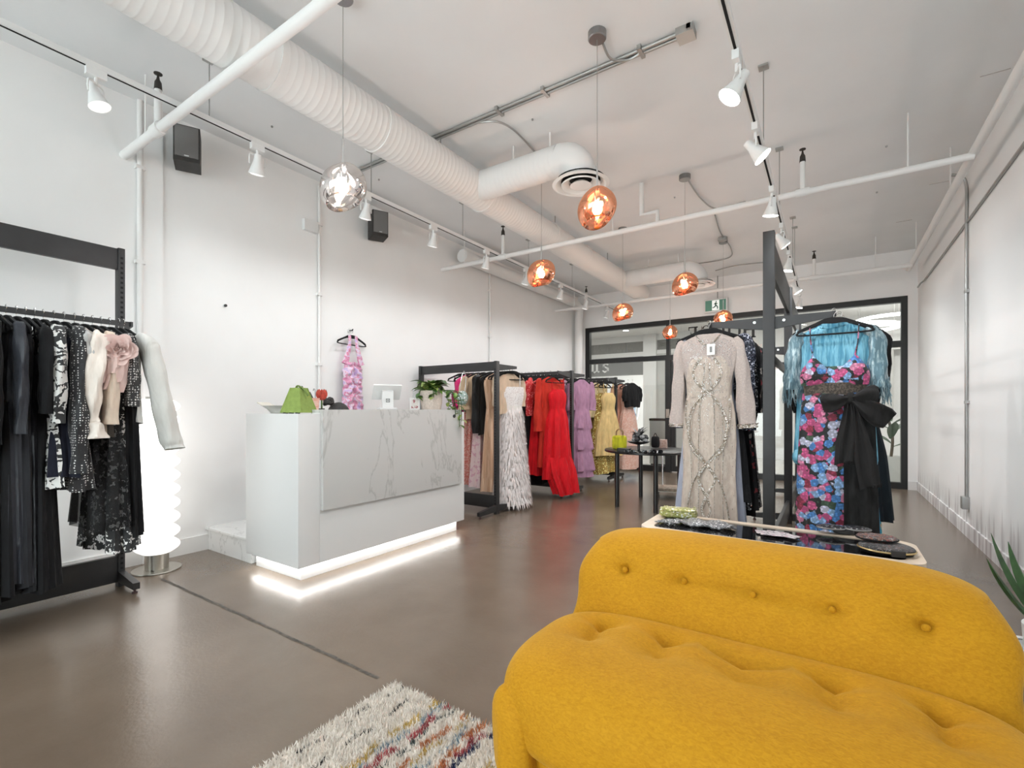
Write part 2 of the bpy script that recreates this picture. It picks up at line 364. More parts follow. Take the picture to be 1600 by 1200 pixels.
# reversed black letters on the transom glass, read from outside as a word
def letter_polys(ch):
    """strokes of a serif capital in a 1 x 1 box as quads / polylines"""
    t, s = .20, .08
    Q = lambda x0, x1, z0, z1: [(x0, z0), (x1, z0), (x1, z1), (x0, z1)]
    def arc(cx, cz, rx, rz, a0, a1, thick, n=14):
        out = []
        for i in range(n):
            q = []
            for a, k in ((a0 + (a1 - a0) * i / n, 1), (a0 + (a1 - a0) * (i + 1) / n, 1)):
                c, s_ = math.cos(a), math.sin(a); th = .05 + (thick - .05) * abs(c) ** 1.3
                q.append(((cx + rx * c, cz + rz * s_), (cx + (rx - th) * c, cz + (rz - .05) * s_)))
            out.append([q[0][0], q[1][0], q[1][1], q[0][1]])
        return out
    if ch == 'H': return [Q(.12, .12 + t, 0, 1), Q(.71, .71 + t, 0, 1), Q(.29, .71, .47, .53)] + [Q(x, x + .33, z, z + s) for x in (.04, .63) for z in (0, 1 - s)]
    if ch == 'O': return arc(.5, .5, .48, .52, 0, 2 * PI, .19, 30)
    if ch == 'U': return [Q(.14, .14 + t, .28, 1), Q(.78, .84, .28, 1), Q(.05, .40, 1 - s, 1), Q(.66, .96, 1 - s, 1)] + arc(.49, .3, .35, .32, PI, 2 * PI, .15)
    if ch == 'S': return arc(.48, .75, .34, .27, .25, 1.5 * PI, .15, 18) + arc(.5, .25, .36, .29, -PI * .9, PI * .5, .15, 20) + [Q(.80, .84, .66, .98), Q(.12, .16, .02, .34)]
    if ch == 'E': return [Q(.14, .14 + t, 0, 1), Q(.05, .82, 0, s), Q(.05, .80, 1 - s, 1), Q(.31, .62, .48, .54), Q(.76, .82, 0, .26), Q(.74, .80, .76, 1), Q(.58, .62, .38, .64)]
    return []
lx0, lx1 = PY(1069, 515, YB).x, PY(1181, 515, YB).x; lz0, lz1 = 2.36, 2.63; adv = (lx1 - lx0) / 5
wd = thing('door_lettering', 'reversed black serif capitals on the glass above the door', 'lettering', (0, YB + .06, 0))
for i, ch in enumerate('HOUSE'):
    bm = B(); lw = adv * .92
    for poly in letter_polys(ch):
        prism(bm, [(lx1 - i * adv - p[0] * lw, lz0 + p[1] * (lz1 - lz0)) for p in poly], 'y', -.003, .003)
    obj('letter', bm, FRAMEB, wd, False)
# ------------------------------------------------------------------ the mall corridor and the shop opposite
YO = 12.6; ZK = 3.15
tag(obj('floor', box(B(), -12, 7, YB + .14, 18, -.1, -.001), mat('corridor_tile', (.5, .48, .45), .25, noise=.05, nscale=2), None, False), kind='structure')
tag(obj('ceiling', box(B(), -12, 7, YB + .14, 18, ZK, ZK + .1), mat('corridor_ceiling', (.8, .79, .78), .7, noise=.02), None, False), kind='structure')
FAC = mat('facade_white', (.74, .735, .73), .6, noise=.02, nscale=2); FACG = mat('facade_grey', (.50, .495, .48), .6, noise=.04, nscale=3)
xo = lambda u: PY(u, 600, YO).x
fa = setting('wall_opposite', (0, YO, 0))
boxo('pier', FAC, fa, xo(1006), xo(1026), -.06, .3, 0, ZK); boxo('grey_panel', FACG, fa, xo(1026), xo(1120), 0, .3, 0, 2.62)
boxo('header', FAC, fa, xo(700), xo(1006), 0, .3, 2.58, 2.70); boxo('header', FAC, fa, xo(1026), xo(1120), 0, .3, 2.62, 2.72)
boxo('soffit_band', FAC, fa, xo(700), xo(1120), .02, .3, 2.98, ZK)
boxo('sign_band', mat('sign_band_grey', (.20, .20, .198), .6, noise=.05, nscale=5), fa, xo(700), xo(1006), 0, .3, 2.10, 2.58)
boxo('pier', FAC, fa, xo(1120), xo(1330), 0, .3, 0, ZK); boxo('pier', FAC, fa, xo(1330), 7, .0, .3, 0, 1.0)
boxo('window_wall', FAC, fa, xo(1330), 7, 0, .3, 2.4, ZK); boxo('pier', FACG, fa, xo(1382), xo(1396), -.05, .3, 1.0, 2.4)
boxo('side_wall', FAC, fa, -12, xo(840), 0, .3, 0, 2.1)
GRL = mat('slatted_grille', (.22, .215, .205), .7, noise=.5, nscale=90)
for i in range(14):                                     # tiles of the grille above the sign
    a = xo(700) + (xo(1006) - xo(700)) * i / 14; b = xo(700) + (xo(1006) - xo(700)) * (i + 1) / 14
    boxo('grille_tile', GRL, fa, a + .012, b - .012, .03, .1, 2.70, 2.98)
for i in range(5):
    a = xo(1026) + (xo(1120) - xo(1026)) * i / 5; b = xo(1026) + (xo(1120) - xo(1026)) * (i + 1) / 5
    boxo('grille_tile', GRL, fa, a + .012, b - .012, .03, .1, 2.72, 2.98)
# sign letters "us" in blackletter
WSIGN = mat('sign_letter_white', (.8, .8, .79), .5)
sg = thing('shop_sign', 'white blackletter sign letters on the grey band opposite', 'sign', (0, YO - .012, 0))
def sl(x, polys, s):
    bm = B()
    for p in polys: prism(bm, [(x + a * s, 2.185 + b * s) for a, b in p], 'y', -.01, .01)
    obj('letter', bm, WSIGN, sg, False)
sl(xo(925), [[(0, .12), (.22, .05), (.22, .9), (0, 1)], [(.5, .12), (.72, .05), (.72, .9), (.5, 1)], [(.05, .12), (.3, -.05), (.62, .16), (.5, .24), (.3, .13), (.2, .2)], [(.62, .12), (.8, 0), (.95, .14), (.72, .22)]], .26)
sl(xo(941), [[(.1, .55), (.3, .5), (.3, .95), (.1, .85)], [(.2, .85), (.5, 1.05), (.75, .85), (.6, .75), (.45, .88), (.3, .8)], [(.1, .58), (.7, .35), (.72, .5), (.2, .72)], [(.55, .1), (.76, .16), (.76, .48), (.55, .42)], [(0, .2), (.3, -.04), (.76, .16), (.6, .24), (.3, .14), (.12, .26)]], .26)
# bright shop interior with a dressed mannequin
bm = B(); box(bm, -12, xo(1120), 17.0, 17.1, 0, ZK); box(bm, xo(1120), 7, YO + .3, YO + .4, 0, ZK); box(bm, -12.1, -12, YB, 17.1, 0, ZK); box(bm, 7, 7.1, YB, YO + .4, 0, ZK); box(bm, -12, XL, YB, YB + .14, 0, ZK); box(bm, XR, 7, YB, YB + .14, 0, ZK)
tag(obj('wall_shop_and_light_block', bm, FAC, None, False), kind='structure')  # shop back wall plus added unseen end walls that keep world light out
mp = PY(985, 640, 14.2); mx, my = mp.x, 14.2
mn = thing('mannequin', 'white mannequin in pale blue top and jeans in shop opposite', 'mannequin', (mx, my, 0))
SKINW = mat('mannequin_white', (.85, .85, .86), .4)
lev = [(.0, .1, .1), (.05, .1, .1)]
bm = B(); lathe(bm, [(0, 0), (.2, 0), (.2, .02), (.015, .03), (.015, .3), (0, .3)], 20); obj('stand', bm, STEEL, mn)
def body_loft(name, lv, m, par, n=20, cx=0):
    rows = [[Vector((cx + (c[3] if len(c) > 3 else 0) + c[1] * math.cos(2 * PI * j / n), c[2] * math.sin(2 * PI * j / n), c[0])) for j in range(n)] for c in lv]
    return obj(name, rows_mesh(B(), rows, True, True, True), m, par)
DENIM = fabric('blue_denim', (.10, .22, .42)); PBLUE = fabric('pale_blue_knit', (.52, .66, .80))
for s in (-1, 1): body_loft('trouser_leg', [(.1, .06, .07, s * .1), (.5, .07, .08, s * .1), (.85, .09, .1, s * .085), (.95, .1, .1, s * .07)], DENIM, mn)
body_loft('hips', [(.8, .17, .11), (.95, .18, .12), (1.03, .165, .11)], DENIM, mn)
body_loft('top', [(1.0, .165, .11), (1.1, .15, .1), (1.25, .17, .12), (1.4, .2, .12), (1.5, .18, .09), (1.54, .08, .06)], PBLUE, mn)
for s in (-1, 1): obj('arm', tube(B(), polyline([(s * .19, 0, 1.45), (s * .24, 0, 1.2), (s * .22, -.04, .95), (s * .2, -.06, .85)], 4), .038, 8), SKINW, mn)
bm = B(); lathe(bm, [(.05, 1.52), (.045, 1.6), (0, 1.61)], 14); obj('neck', bm, SKINW, mn)
sh = thing('wire_shelf', 'thin black wire shelving behind the mannequin opposite', 'shelf', (mx + .75, 14.6, 0))
for x in (0, .38): tubeo('upright', [(x, 0, 0), (x, 0, 1.95)], .012, BLACK, sh, 6)
for z in (.5, 1.05, 1.9): boxo('shelf_board', BLACK, sh, -.01, .39, -.15, .15, z, z + .015)
# bin, plants and ring lamps out in the corridor
bp = PZ(1031, 745, 0); bp = PY(1031, 700, 10.0)
bn = thing('litter_bin', 'stainless steel litter bin with black lid outside the glass', 'bin', (bp.x, 10.0, 0))
bm = B(); box(bm, -.17, .17, -.15, .15, .03, .92, .02); obj('body', bm, mat('stainless', (.6, .6, .6), .28, 1), bn)
bm = B(); box(bm, -.18, .18, -.16, .16, .92, .97, .015); obj('lid', bm, BLACK, bn); bm = B(); box(bm, -.15, .15, -.13, .13, 0, .03); obj('foot', bm, BLACK, bn)
LEAF = mat('leaf_green_dark', (.03, .075, .025), .45, noise=.4, nscale=30)
def leaf_mesh(bm, base, tip, wid, up=(0, 0, 1), bend=.2, k=7, fold=.25):
    base, tip = Vector(base), Vector(tip); d = tip - base; s = d.cross(Vector(up))
    if s.length < 1e-6: s = Vector((1, 0, 0))
    s.normalize(); nrm = s.cross(d).normalized(); rows = []
    for i in range(k + 1):
        t = i / k; c = base + d * t + nrm * bend * d.length * 4 * t * (1 - t); ww = wid * (math.sin(PI * min(1, t * .93 + .06)) ** .8)
        rows.append([c - s * ww, c + nrm * (-fold * ww), c + s * ww])
    rows_mesh(bm, rows, False)
pp = PY(1392, 720, 9.6)
pt = thing('potted_plant', 'broad leaved plant in white ribbed pot outside the glass', 'plant', (pp.x, 9.6, 0))
bm = B(); lathe(bm, [(0, 0), (.12, 0), (.15, .1), (.175, .42), (.155, .42), (.15, .38), (0, .38)] , 28); obj('pot', bm, mat('white_pot', (.7, .7, .68), .6, bump=.4, bscale=40), pt)
tubeo('stem', polyline([(0, 0, .38), (.02, 0, .7), (-.03, .02, 1.0)], 5), .02, mat('bark', (.12, .09, .06), .8), pt)
for i in range(8):
    a = i * 2.4; bm = B(); z = .55 + .07 * i; leaf_mesh(bm, (0, 0, z), (.42 * math.cos(a), .3 * math.sin(a), z + R.uniform(-.05, .28)), .07, bend=.12); obj('leaf', bm, LEAF, pt)
for i, (u, v, rr, Y) in enumerate(((1340, 513, .62, 10.6), (1400, 499, .62, 11.4))):
    p = PY(u, v, Y)
    rg = thing('ring_pendant', ['glowing white ring lamp nearer the storefront in the corridor', 'glowing white ring lamp farther right in the corridor'][i], 'lamp', (p.x, Y, p.z), group='corridor ring lamps')
    bm = B(); tube(bm, [(rr * math.cos(2 * PI * k / 40), rr * math.sin(2 * PI * k / 40), 0) for k in range(41)], .03, 8); obj('ring', bm, mat('ring_glow', (1, 1, 1), .4, emit=2.5), rg)
    for k in range(3):
        a = 2 * PI * k / 3 + .5; tubeo('cable', [(rr * math.cos(a), rr * math.sin(a), .02), (rr * math.cos(a), rr * math.sin(a), ZK - p.z)], .003, CONDUIT, rg, 5)
for i, (u, v) in enumerate(((978, 516),)):
    p = PZ(u, v, ZK - .01); dl = thing('downlight', 'small round recessed downlight in the corridor ceiling', 'light', (p.x, p.y, ZK - .02))
    bm = B(); lathe(bm, [(.075, .02), (.09, .0), (.07, -.002), (.07, .008)], 20); obj('trim_ring', bm, HEADW, dl)
    bm = B(); lathe(bm, [(0, .006), (.07, .006)], 20); obj('lens', bm, mat('downlight_glow', (1, 1, 1), .4, emit=25), dl)
area('corridor_fill', (-2.5, 10.7, ZK - .02), (0, 0, 0), 8, .5, 105)  # added area light standing in for the corridor's downlights and rings, no strip fixture
area('corridor_fill', (2.5, 10.7, ZK - .02), (0, 0, 0), 3, .5, 60)  # second added area light of the same sort, farther right
area('shop_fill', (-4, 14.8, ZK - .02), (0, 0, 0), 6, 1, 190)  # area light added to brighten the shop opposite, no fixture there
# ------------------------------------------------------------------ ducts
def spiral_duct(name, label, p0, p1, r, parent=None, pitch=.045, caps=True, ctag='duct'):
    p0, p1 = Vector(p0), Vector(p1); Ld = (p1 - p0).length; k = int(Ld / pitch); pts = []; rs = []
    for i in range(k + 1):
        c = p0 + (p1 - p0) * (i / k); pts += [c]; rs += [r]
        if i < k: pts += [c + (p1 - p0).normalized() * pitch * .85, c + (p1 - p0).normalized() * pitch * .92]; rs += [r, r + .0012]
    o = obj(name, tube(B(), pts, rs, 36), DUCTM, parent, ang=60)
    if label: tag(o, label, ctag)
    return o
DX, DZ, DR = -2.74, 3.19, .163
md = thing('ventilation_duct', 'large white spiral duct running the length of the ceiling', 'duct', (DX, 0, DZ))
spiral_duct('duct_run', None, (0, YR + .05, 0), (0, 3.62, 0), DR, md); spiral_duct('duct_run', None, (0, 3.62, -.01), (0, 8.2, -.01), .145, md)
for y in (.4, 1.55, 2.35, 3.62, 4.9, 5.8, 7.0):
    obj('joint_band', tube(B(), [(0, y - .012, 0), (0, y + .012, 0)], DR + .006 if y < 3.7 else .153, 36), DUCTM, md)
for y in (-1, 1.2, 3.0, 5.0, 6.6): tubeo('strap', [(.03, y, .1), (.03, y, ZC - DZ)], .006, CONDUIT, md, 6)
def branch(y, x1, label, drop=True):
    b = thing('branch_duct', label, 'duct', (0, y, 0), group='branch ducts with round diffusers')
    spiral_duct('duct_run', None, (DX + .1, 0, DZ - .01), (x1, 0, DZ - .01), .125, b)
    el = [(x1 + .18 * math.sin(a), 0, DZ - .01 - .18 * (1 - math.cos(a))) for a in [k * PI / 2 / 6 for k in range(7)]]
    obj('elbow', tube(B(), el, .127, 30), DUCTM, b, ang=15)
    bm = B(); lathe(bm, [(.12, .06), (.21, .0), (.225, -.012), (.2, -.02), (.155, .015)], 36, (x1 + .18, 0, DZ - .24)); obj('diffuser_ring', bm, DUCTM, b)
    bm = B(); lathe(bm, [(.09, .03), (.155, -.01), (.15, -.02), (.1, .01)], 32, (x1 + .18, 0, DZ - .245)); obj('diffuser_ring', bm, DUCTM, b)
    bm = B(); lathe(bm, [(0, .0), (.06, .0), (.085, -.022), (0, -.03)], 28, (x1 + .18, 0, DZ - .24)); obj('diffuser_cone', bm, DUCTM, b)
    bm = B(); lathe(bm, [(0, 0), (.19, 0)], 28, (x1 + .18, 0, DZ - .215)); obj('diffuser_throat', bm, SLOT, b)
    for x in (DX + .45, x1 - .1): tubeo('strap', [(x, 0, DZ + .1), (x, 0, ZC)], .008, PIPE, b, 6)
    return b
branch(3.47, -1.83, 'short white branch duct with round diffuser behind the nearest copper pendant')
branch(7.2, -1.75, 'short white branch duct with round diffuser near the storefront')
wd_ = thing('wall_duct', 'white duct running along the top of the left wall', 'duct', (XL + .2, 0, 3.2))
a = PX(722, 400, XL + .2); spiral_duct('duct_run', None, (0, a.y, 0), (0, 8.3, 0), .085, wd_)
obj('elbow', tube(B(), polyline([(0, 8.3, 0), (-.02, 8.55, -.06), (-.06, 8.62, -.3), (-.06, 8.62, -.75), (-.06, 8.62, -3.19)], 6), .075, 20), PIPE, wd_)
# ------------------------------------------------------------------ sprinkler pipes
def sprinkler_pipe(y, label, heads, r=.027, x1=.875, z=3.0):
    t = thing('sprinkler_pipe', label, 'pipe', (0, y, z), group='cross ceiling sprinkler pipes')
    tubeo('pipe_run', [(XL, 0, 0), (x1, 0, 0)], r, PIPE, t, 14)
    for x in heads:
        obj('coupling', tube(B(), [(x - .05, 0, 0), (x + .05, 0, 0)], r * 1.35, 14), PIPE, t)
        tubeo('riser', [(x, 0, 0), (x, 0, .26)], r * .75, PIPE, t, 12)
        bm = B(); lathe(bm, [(0, .26), (.024, .26), (.02, .31), (.01, .33), (.005, .36), (.025, .365), (.025, .37), (0, .37)], 12, (x, 0, 0)); obj('sprinkler_head', bm, mat('sprinkler_dark', (.05, .045, .04), .5, .5), t)
    for x in (-3.9, -1.9, .5): tubeo('hanger_rod', [(x, 0, 0), (x, 0, ZC - z)], .006, PIPE, t, 6)
    return t
xh = lambda u, v, y: PY(u, v, y).x
sprinkler_pipe(1.34, 'white sprinkler pipe crossing the ceiling nearest the camera', [xh(247, 190, 1.34), -1.2], .03)
sprinkler_pipe(4.77, 'white sprinkler pipe crossing mid ceiling in front of the tall rack', [xh(1254, 300, 4.77), -3.3])
sprinkler_pipe(7.93, 'white sprinkler pipe crossing the ceiling nearest the storefront', [xh(1272, 425, 7.93), xh(916, 470, 7.93)])
pm = thing('sprinkler_main', 'long white sprinkler main along the right wall', 'pipe', (.875, 0, 3.03))
tubeo('pipe_run', [(0, YR + .05, 0), (0, 8.3, 0)], .03, PIPE, pm, 14)
for y in (2.2, 5.6, 7.6): tubeo('hanger_rod', [(0, y, 0), (0, y, ZC - 3.03)], .006, PIPE, pm, 6)
v = thing('drop_pipe', 'white offset sprinkler drop with elbows beside a copper pendant', 'pipe', (PZ(1001, 285, ZC).x, 4.77, 0))
obj('pipe_run', tube(B(), [(0, 0, ZC), (0, 0, 3.12), (.16, 0, 3.12), (.16, 0, 3.0)], .026, 12), PIPE, v)
# ------------------------------------------------------------------ conduits on ceiling and walls
def straps(par, pts):
    for p in pts: obj('conduit_clip', box(B(), p[0] - .012, p[0] + .012, p[1] - .03, p[1] + .03, ZC - .03, ZC), CONDUIT, par, False)
c = PZ(680, 217, ZC - .02).y
t = thing('ceiling_conduit', 'pair of grey conduits crossing the ceiling above the counter', 'conduit', (0, c, ZC - .016))
xe = PZ(1062, 66, ZC - .02).x
for dy in (-.018, .018): tubeo('conduit_run', [(XL + .35, dy, 0), (xe, dy, 0)], .011, CONDUIT, t, 8)
for x in (-3.2, -2.1, -1.7, -1.0, -.7): boxo('conduit_clip', CONDUIT, t, x - .012, x + .012, -.05, .05, -.014, .016)
boxo('junction_box', CONDUIT, t, xe, xe + .1, -.05, .05, -.03, .016)
def cable(label, pts, r=.008):
    o = tubeo('electrical_cable', polyline([PZ(u, v_, ZC - .012 - dz) for u, v_, dz in pts], 8), r, CONDUIT, None, 6); return tag(o, label, 'cable', 'armoured cables on the ceiling')
cable('armoured cable curving from conduits to the box over the branch duct', [(737, 193, 0), (775, 190, .02), (805, 205, .01), (838, 240, 0)])
cable('armoured cable looping beside the ceiling cup nearest the camera', [(942, 68, 0), (955, 92, .03), (985, 92, .02), (1010, 74, 0)])
cable('armoured cable curving from the cup of the middle copper pendant', [(1074, 280, 0), (1095, 310, .01), (1120, 326, .02), (1165, 315, 0)])
cable('armoured cable snaking from ceiling box toward the far branch duct', [(1117, 336, 0), (1126, 364, 0), (1142, 388, .01), (1138, 403, .01), (1090, 412, 0), (1050, 416, 0)])
cable('armoured cable running from tall rack toward the exit sign', [(1195, 410, 0), (1150, 415, 0), (1118, 423, 0)])
for i, (u, v_) in enumerate(((845, 244), (1129, 371))):
    p = PZ(u, v_, ZC); o = obj('junction_box', lathe(B(), [(0, ZC - .045), (.055, ZC - .045), (.06, ZC - .03), (.06, ZC)], 8, (p.x, p.y, 0)), CONDUIT, None)
    tag(o, ['octagonal junction box above the branch duct', 'octagonal junction box farther back on the ceiling'][i], 'box')
def wall_conduit(label, u, v0, v1, wallx, z1=None, z0=None, r=.014, m=PIPE, dx=.02):
    p = PX(u, 600, wallx); z1 = ZC if z1 is None else z1; z0 = PX(u, v1, wallx).z if z0 is None else z0
    t = thing('wall_conduit', label, 'conduit', (wallx + dx, p.y, z0))
    tubeo('conduit_run', [(0, 0, 0), (0, 0, z1 - z0)], r, m, t, 10)
    k = 0
    for k in range(1, int((z1 - z0) / .7) + 1): boxo('conduit_clip', m, t, -.02 if dx > 0 else -.02, .02, -.03, .03, k * .7, k * .7 + .025)
    return t
wall_conduit('white conduit running floor to ceiling beside the glowing lamp', 217, 60, 880, XL, z0=.13, r=.02)
wall_conduit('white conduit on left wall behind the counter', 497, 290, 640, XL, PX(497, 292, XL).z, .19)
wall_conduit('white conduit on left wall above the pink dress racks', 764, 430, 640, XL, PX(764, 425, XL).z, .13)
q = PX(483, 354, XL); o = boxo('junction_box', PLASTW, None, XL, XL + .045, q.y - .075, q.y + .075, q.z - .055, q.z + .055, .004); tag(o, 'white square box on the wall beside the thin conduit', 'box')
q = PX(350, 478, XL); sn = thing('wall_sensor', 'tiny black sensor stub on the bare left wall', 'sensor', (XL, q.y, q.z))
obj('stub', tube(B(), [(0, 0, 0), (.02, 0, 0)], .011, 12), PLASTW, sn); obj('cap', tube(B(), [(.02, 0, 0), (.032, 0, 0)], .012, 12), BLACK, sn)
# right wall: vertical conduit to an outlet box and a long horizontal one
q = PX(1509, 600, XR - .02); qb = PX(1507, 785, XR - .02).z; t = thing('wall_conduit', 'grey conduit dropping down the right wall to an outlet', 'conduit', (XR - .016, q.y, qb))
tubeo('conduit_run', polyline([(0, 0, .06), (0, 0, .15), (0, .0, 1.2), (0, 0, 2.4), (0, 0, 2.86), (-.04, 0, 2.96), (-.1, 0, 2.99)], 5), .012, CONDUIT, t, 10)
for z in (.9, 1.9): boxo('conduit_clip', CONDUIT, t, -.012, .016, -.03, .03, z, z + .025)
boxo('outlet_box', CONDUIT, t, -.035, .016, -.04, .04, -.05, .06, .004)
q = PX(1600, 222, XR - .02); t = thing('wall_conduit', 'long horizontal grey conduit high on the right wall', 'conduit', (XR - .013, 0, q.z))
tubeo('conduit_run', [(0, YR + .05, 0), (0, 8.2, 0), (-.03, 8.26, -.02), (-.03, 8.5, -.02)], .011, CONDUIT, t, 8)
# ------------------------------------------------------------------ track lighting
def track(name, label, x, z, y0, y1, rods):
    t = thing('light_track', label, 'light track', (x, 0, z), group='ceiling light tracks')
    boxo('track_rail', HEADW, t, -.018, .018, y0, y1, 0, .03); boxo('track_groove', SLOT, t, -.006, .006, y0, y1, -.002, .001)
    for y in rods:
        tubeo('suspension_rod', [(0.0, y, .03), (0.0, y, ZC - z - .004)], .004, CONDUIT, t, 6); boxo('ceiling_plate', CONDUIT, t, -.03, .03, y - .03, y + .03, ZC - z - .012, ZC - z)
    return t
TLX, TLZ, TRX, TRZ = -3.38, 3.03, -.37, 2.84
tyl = lambda u: PX(u, 300, TLX).y
tyr = lambda v_: (lambda k: k)(0)
track('left', 'thin white light track along the left wall', TLX, TLZ, YR + .3, 8.7, [PX(u, 200, TLX).y for u in (327, 580, 723, 826, 894)] + [-1.0])
def yv(v_): # y on the right track at image height v
    return next(y / 100 for y in range(50, 900) if 640 - FPX * (TRZ - HC) / (-ST * TRX + CT * y / 100) >= v_)
track('right', 'thin white light track above the tall black rack', TRX, TRZ, YR + .3, 8.3, [PZ(1192, 104, ZC).y, PZ(1218, 232, ZC).y, PZ(1241, 355, ZC).y, 6.6, .9])
def spot_head(label, x, y, z, aim, lit, group, watt, part_lit=True):
    t = thing('track_spotlight', label, 'spotlight', (x, y, z), group=group)
    boxo('adapter', HEADW, t, -.016, .016, -.045, .045, -.045, 0)
    tubeo('stem', [(0, 0, -.04), (0, 0, -.085)], .009, HEADW, t, 8)
    d = Vector(aim).normalized(); s, up = frame_at(d); c = Vector((0, 0, -.15)); bm = B()
    for sg_ in (-1, 1): tube(bm, polyline([Vector((0, 0, -.08)), Vector((0, 0, -.085)) + s * sg_ * .052, c + s * sg_ * .055], 5), .005, 6)
    obj('yoke', bm, HEADW, t)
    prof = [(-.075, .0), (-.072, .022), (-.03, .026), (.0, .035), (.055, .052), (.062, .054)]; bm = B()
    rows = [[c + d * a + (s * math.cos(2 * PI * j / 18) + up * math.sin(2 * PI * j / 18)) * max(r, .002) for j in range(18)] for a, r in prof]
    rows_mesh(bm, rows, True, True, False); obj('housing', bm, HEADW, t)
    bm = B(); rows = [[c + d * a + (s * math.cos(2 * PI * j / 18) + up * math.sin(2 * PI * j / 18)) * r for j in range(18)] for a, r in ((.058, .052), (.066, .035), (.068, .004))]
    rows_mesh(bm, rows, True, False, True); obj('lens', bm, lit, t)
    l = bpy.data.lights.new('spot_beam', 'SPOT'); l.energy = watt; l.spot_size = math.radians(140); l.spot_blend = 1; l.shadow_soft_size = .08; l.color = (.95, .98, 1)
    o = bpy.data.objects.new('spot_beam', l); C.objects.link(o); o.parent = t; o.location = c + d * .09; o.rotation_euler = d.to_track_quat('-Z', 'Y').to_euler()
    return t
ordl = ['first', 'second', 'third', 'fourth', 'fifth', 'sixth', 'seventh', 'eighth', 'ninth']
for i, u in enumerate((150, 402, 572, 677, 760, 822, 876, 915, 948)):
    spot_head('white spotlight on the left wall track, %s from the camera' % ordl[i], TLX, tyl(u), TLZ, (-.3, .0 + R.uniform(-.1, .1), -.95) if i > 0 else (.25, .2, -.9), SPOTDIM, 'left track spotlights', TRACK_L)
for i, (v_, aim) in enumerate(((85, (-.45, -.2, -.75)), (195, (.55, .1, -.65)), (293, (-.15, .15, -.95)), (350, (.5, .25, -.7)), (392, (-.2, 0, -.95)), (432, (.5, .1, -.8)), (458, (-.2, 0, -.9)))):
    spot_head('lit white spotlight on the right track, %s from the camera' % ordl[i], TRX, yv(v_), TRZ, aim, SPOTFACE, 'right track spotlights', TRACK_W)
# ------------------------------------------------------------------ pendants
def pendant(u, v_, label, glassm, seed, zc=2.37, rad=.122):
    rr = random.Random(seed); p = PZ(u, v_, zc); t = thing('pendant_lamp', label, 'pendant lamp', (p.x, p.y, zc), group='blown glass pendants')
    ph = [rr.uniform(0, 6.28) for _ in range(6)]; tilt = rr.uniform(0, 6.28)
    def rad_at(th, phi):
        return rad * (1 + .06 * math.sin(2 * phi + ph[0]) * math.sin(th) + .03 * math.sin(2.2 * th + ph[1] + math.cos(phi)) + .018 * math.sin(3 * phi + ph[2]) * math.sin(2 * th))
    rows = []; n = 40
    for i in range(26):
        th = .12 + (2.35 - .12) * i / 25; row = []
        for j in range(n):
            phi = 2 * PI * j / n; r = rad_at(th, phi); zz = r * math.cos(th); x, y = r * math.sin(th) * math.cos(phi), r * math.sin(th) * math.sin(phi)
            zz += .18 * (x * math.cos(tilt) + y * math.sin(tilt)) * (th / 2.35)
            row.append(Vector((x, y, zz)))
        rows.append(row)
    for k in (.94, .86):       # rolled-in lip
        rows.append([Vector((q_.x * k, q_.y * k, q_.z + .006 * (1 if k > .9 else 3))) for q_ in rows[25]])
    sh_ = obj('glass_shade', rows_mesh(B(), rows, True, False, False), glassm, t, ang=80)
    bm = B(); lathe(bm, [(0, .135), (.014, .135), (.014, .1), (.02, .1), (.02, .045), (.012, .04), (0, .04)], 14); obj('lamp_holder', bm, CHROME, t)
    bm = B(); lathe(bm, [(.012, .042), (.018, .03), (.03, .005), (.031, -.012), (.02, -.03), (0, -.036)], 16); obj('bulb', bm, BULB, t)
    tubeo('rod', [(0, 0, .13), (0, 0, .26)], .006, CHROME, t, 8); tubeo('cord', [(0, 0, .26), (0, 0, ZC - zc - .03)], .0022, CONDUIT, t, 5)
    bm = B(); lathe(bm, [(0, -.045), (.05, -.045), (.055, -.04), (.055, 0)], 20, (0, 0, ZC - zc)); obj('ceiling_cup', bm, mat('cup_steel', (.3, .3, .3), .3, .9), t)
    l = bpy.data.lights.new('bulb_light', 'POINT'); l.energy = 20; l.color = (.97, .985, 1); l.shadow_soft_size = .04
    o = bpy.data.objects.new('bulb_light', l); C.objects.link(o); o.parent = t; o.location = (0, 0, -.07)
pendant(536, 292, 'silver mirrored glass pendant hanging above the counter', SILVER, 3)
pendant(933, 326, 'copper glass pendant hanging by the branch duct diffuser, the largest copper one', COPPER, 5)
pendant(846, 428, 'copper glass pendant hanging in front of the left track', COPPER, 8)
pendant(1070, 445, 'copper glass pendant left of the tall black post', COPPER, 11)
pendant(973, 489, 'copper glass pendant at the far end of the left track', COPPER, 13)
pendant(1130, 499, 'copper glass pendant just under the exit sign', COPPER, 17)
pendant(1047, 520, 'smallest copper glass pendant in front of the storefront mullion', COPPER, 19)
# ------------------------------------------------------------------ wall speakers, exit sign
GRILL = mat('speaker_grille', (.17, .165, .16), .8, bump=.5, bscale=300); CABB = mat('speaker_black', (.03, .028, .026), .6, noise=.2)
for i, (u, v_) in enumerate(((293, 233), (591, 353))):
    p = PX(u, v_, XL + .16); t = thing('wall_speaker', ['black bookshelf speaker high on the wall near the camera', 'black bookshelf speaker on the wall below the silver pendant'][i], 'speaker', (p.x, p.y, p.z), -.45, 'wall speakers')
    boxo('cabinet', CABB, t, -.11, .09, -.085, .085, -.135, .135, .004); boxo('grille', GRILL, t, .09, .1, -.075, .075, -.105, .125, .004); boxo('badge', CHROME, t, .1, .102, -.015, .015, -.1, -.092)
    obj('bracket', tube(B(), [(-.11, 0, 0), (-.16, -.05, 0)], .012, 8), BLACK, t)
p = PY(1118, 477, YB - .1); t = thing('exit_sign', 'green exit sign with white running figure above the door', 'sign', (p.x, YB - .1, p.z))
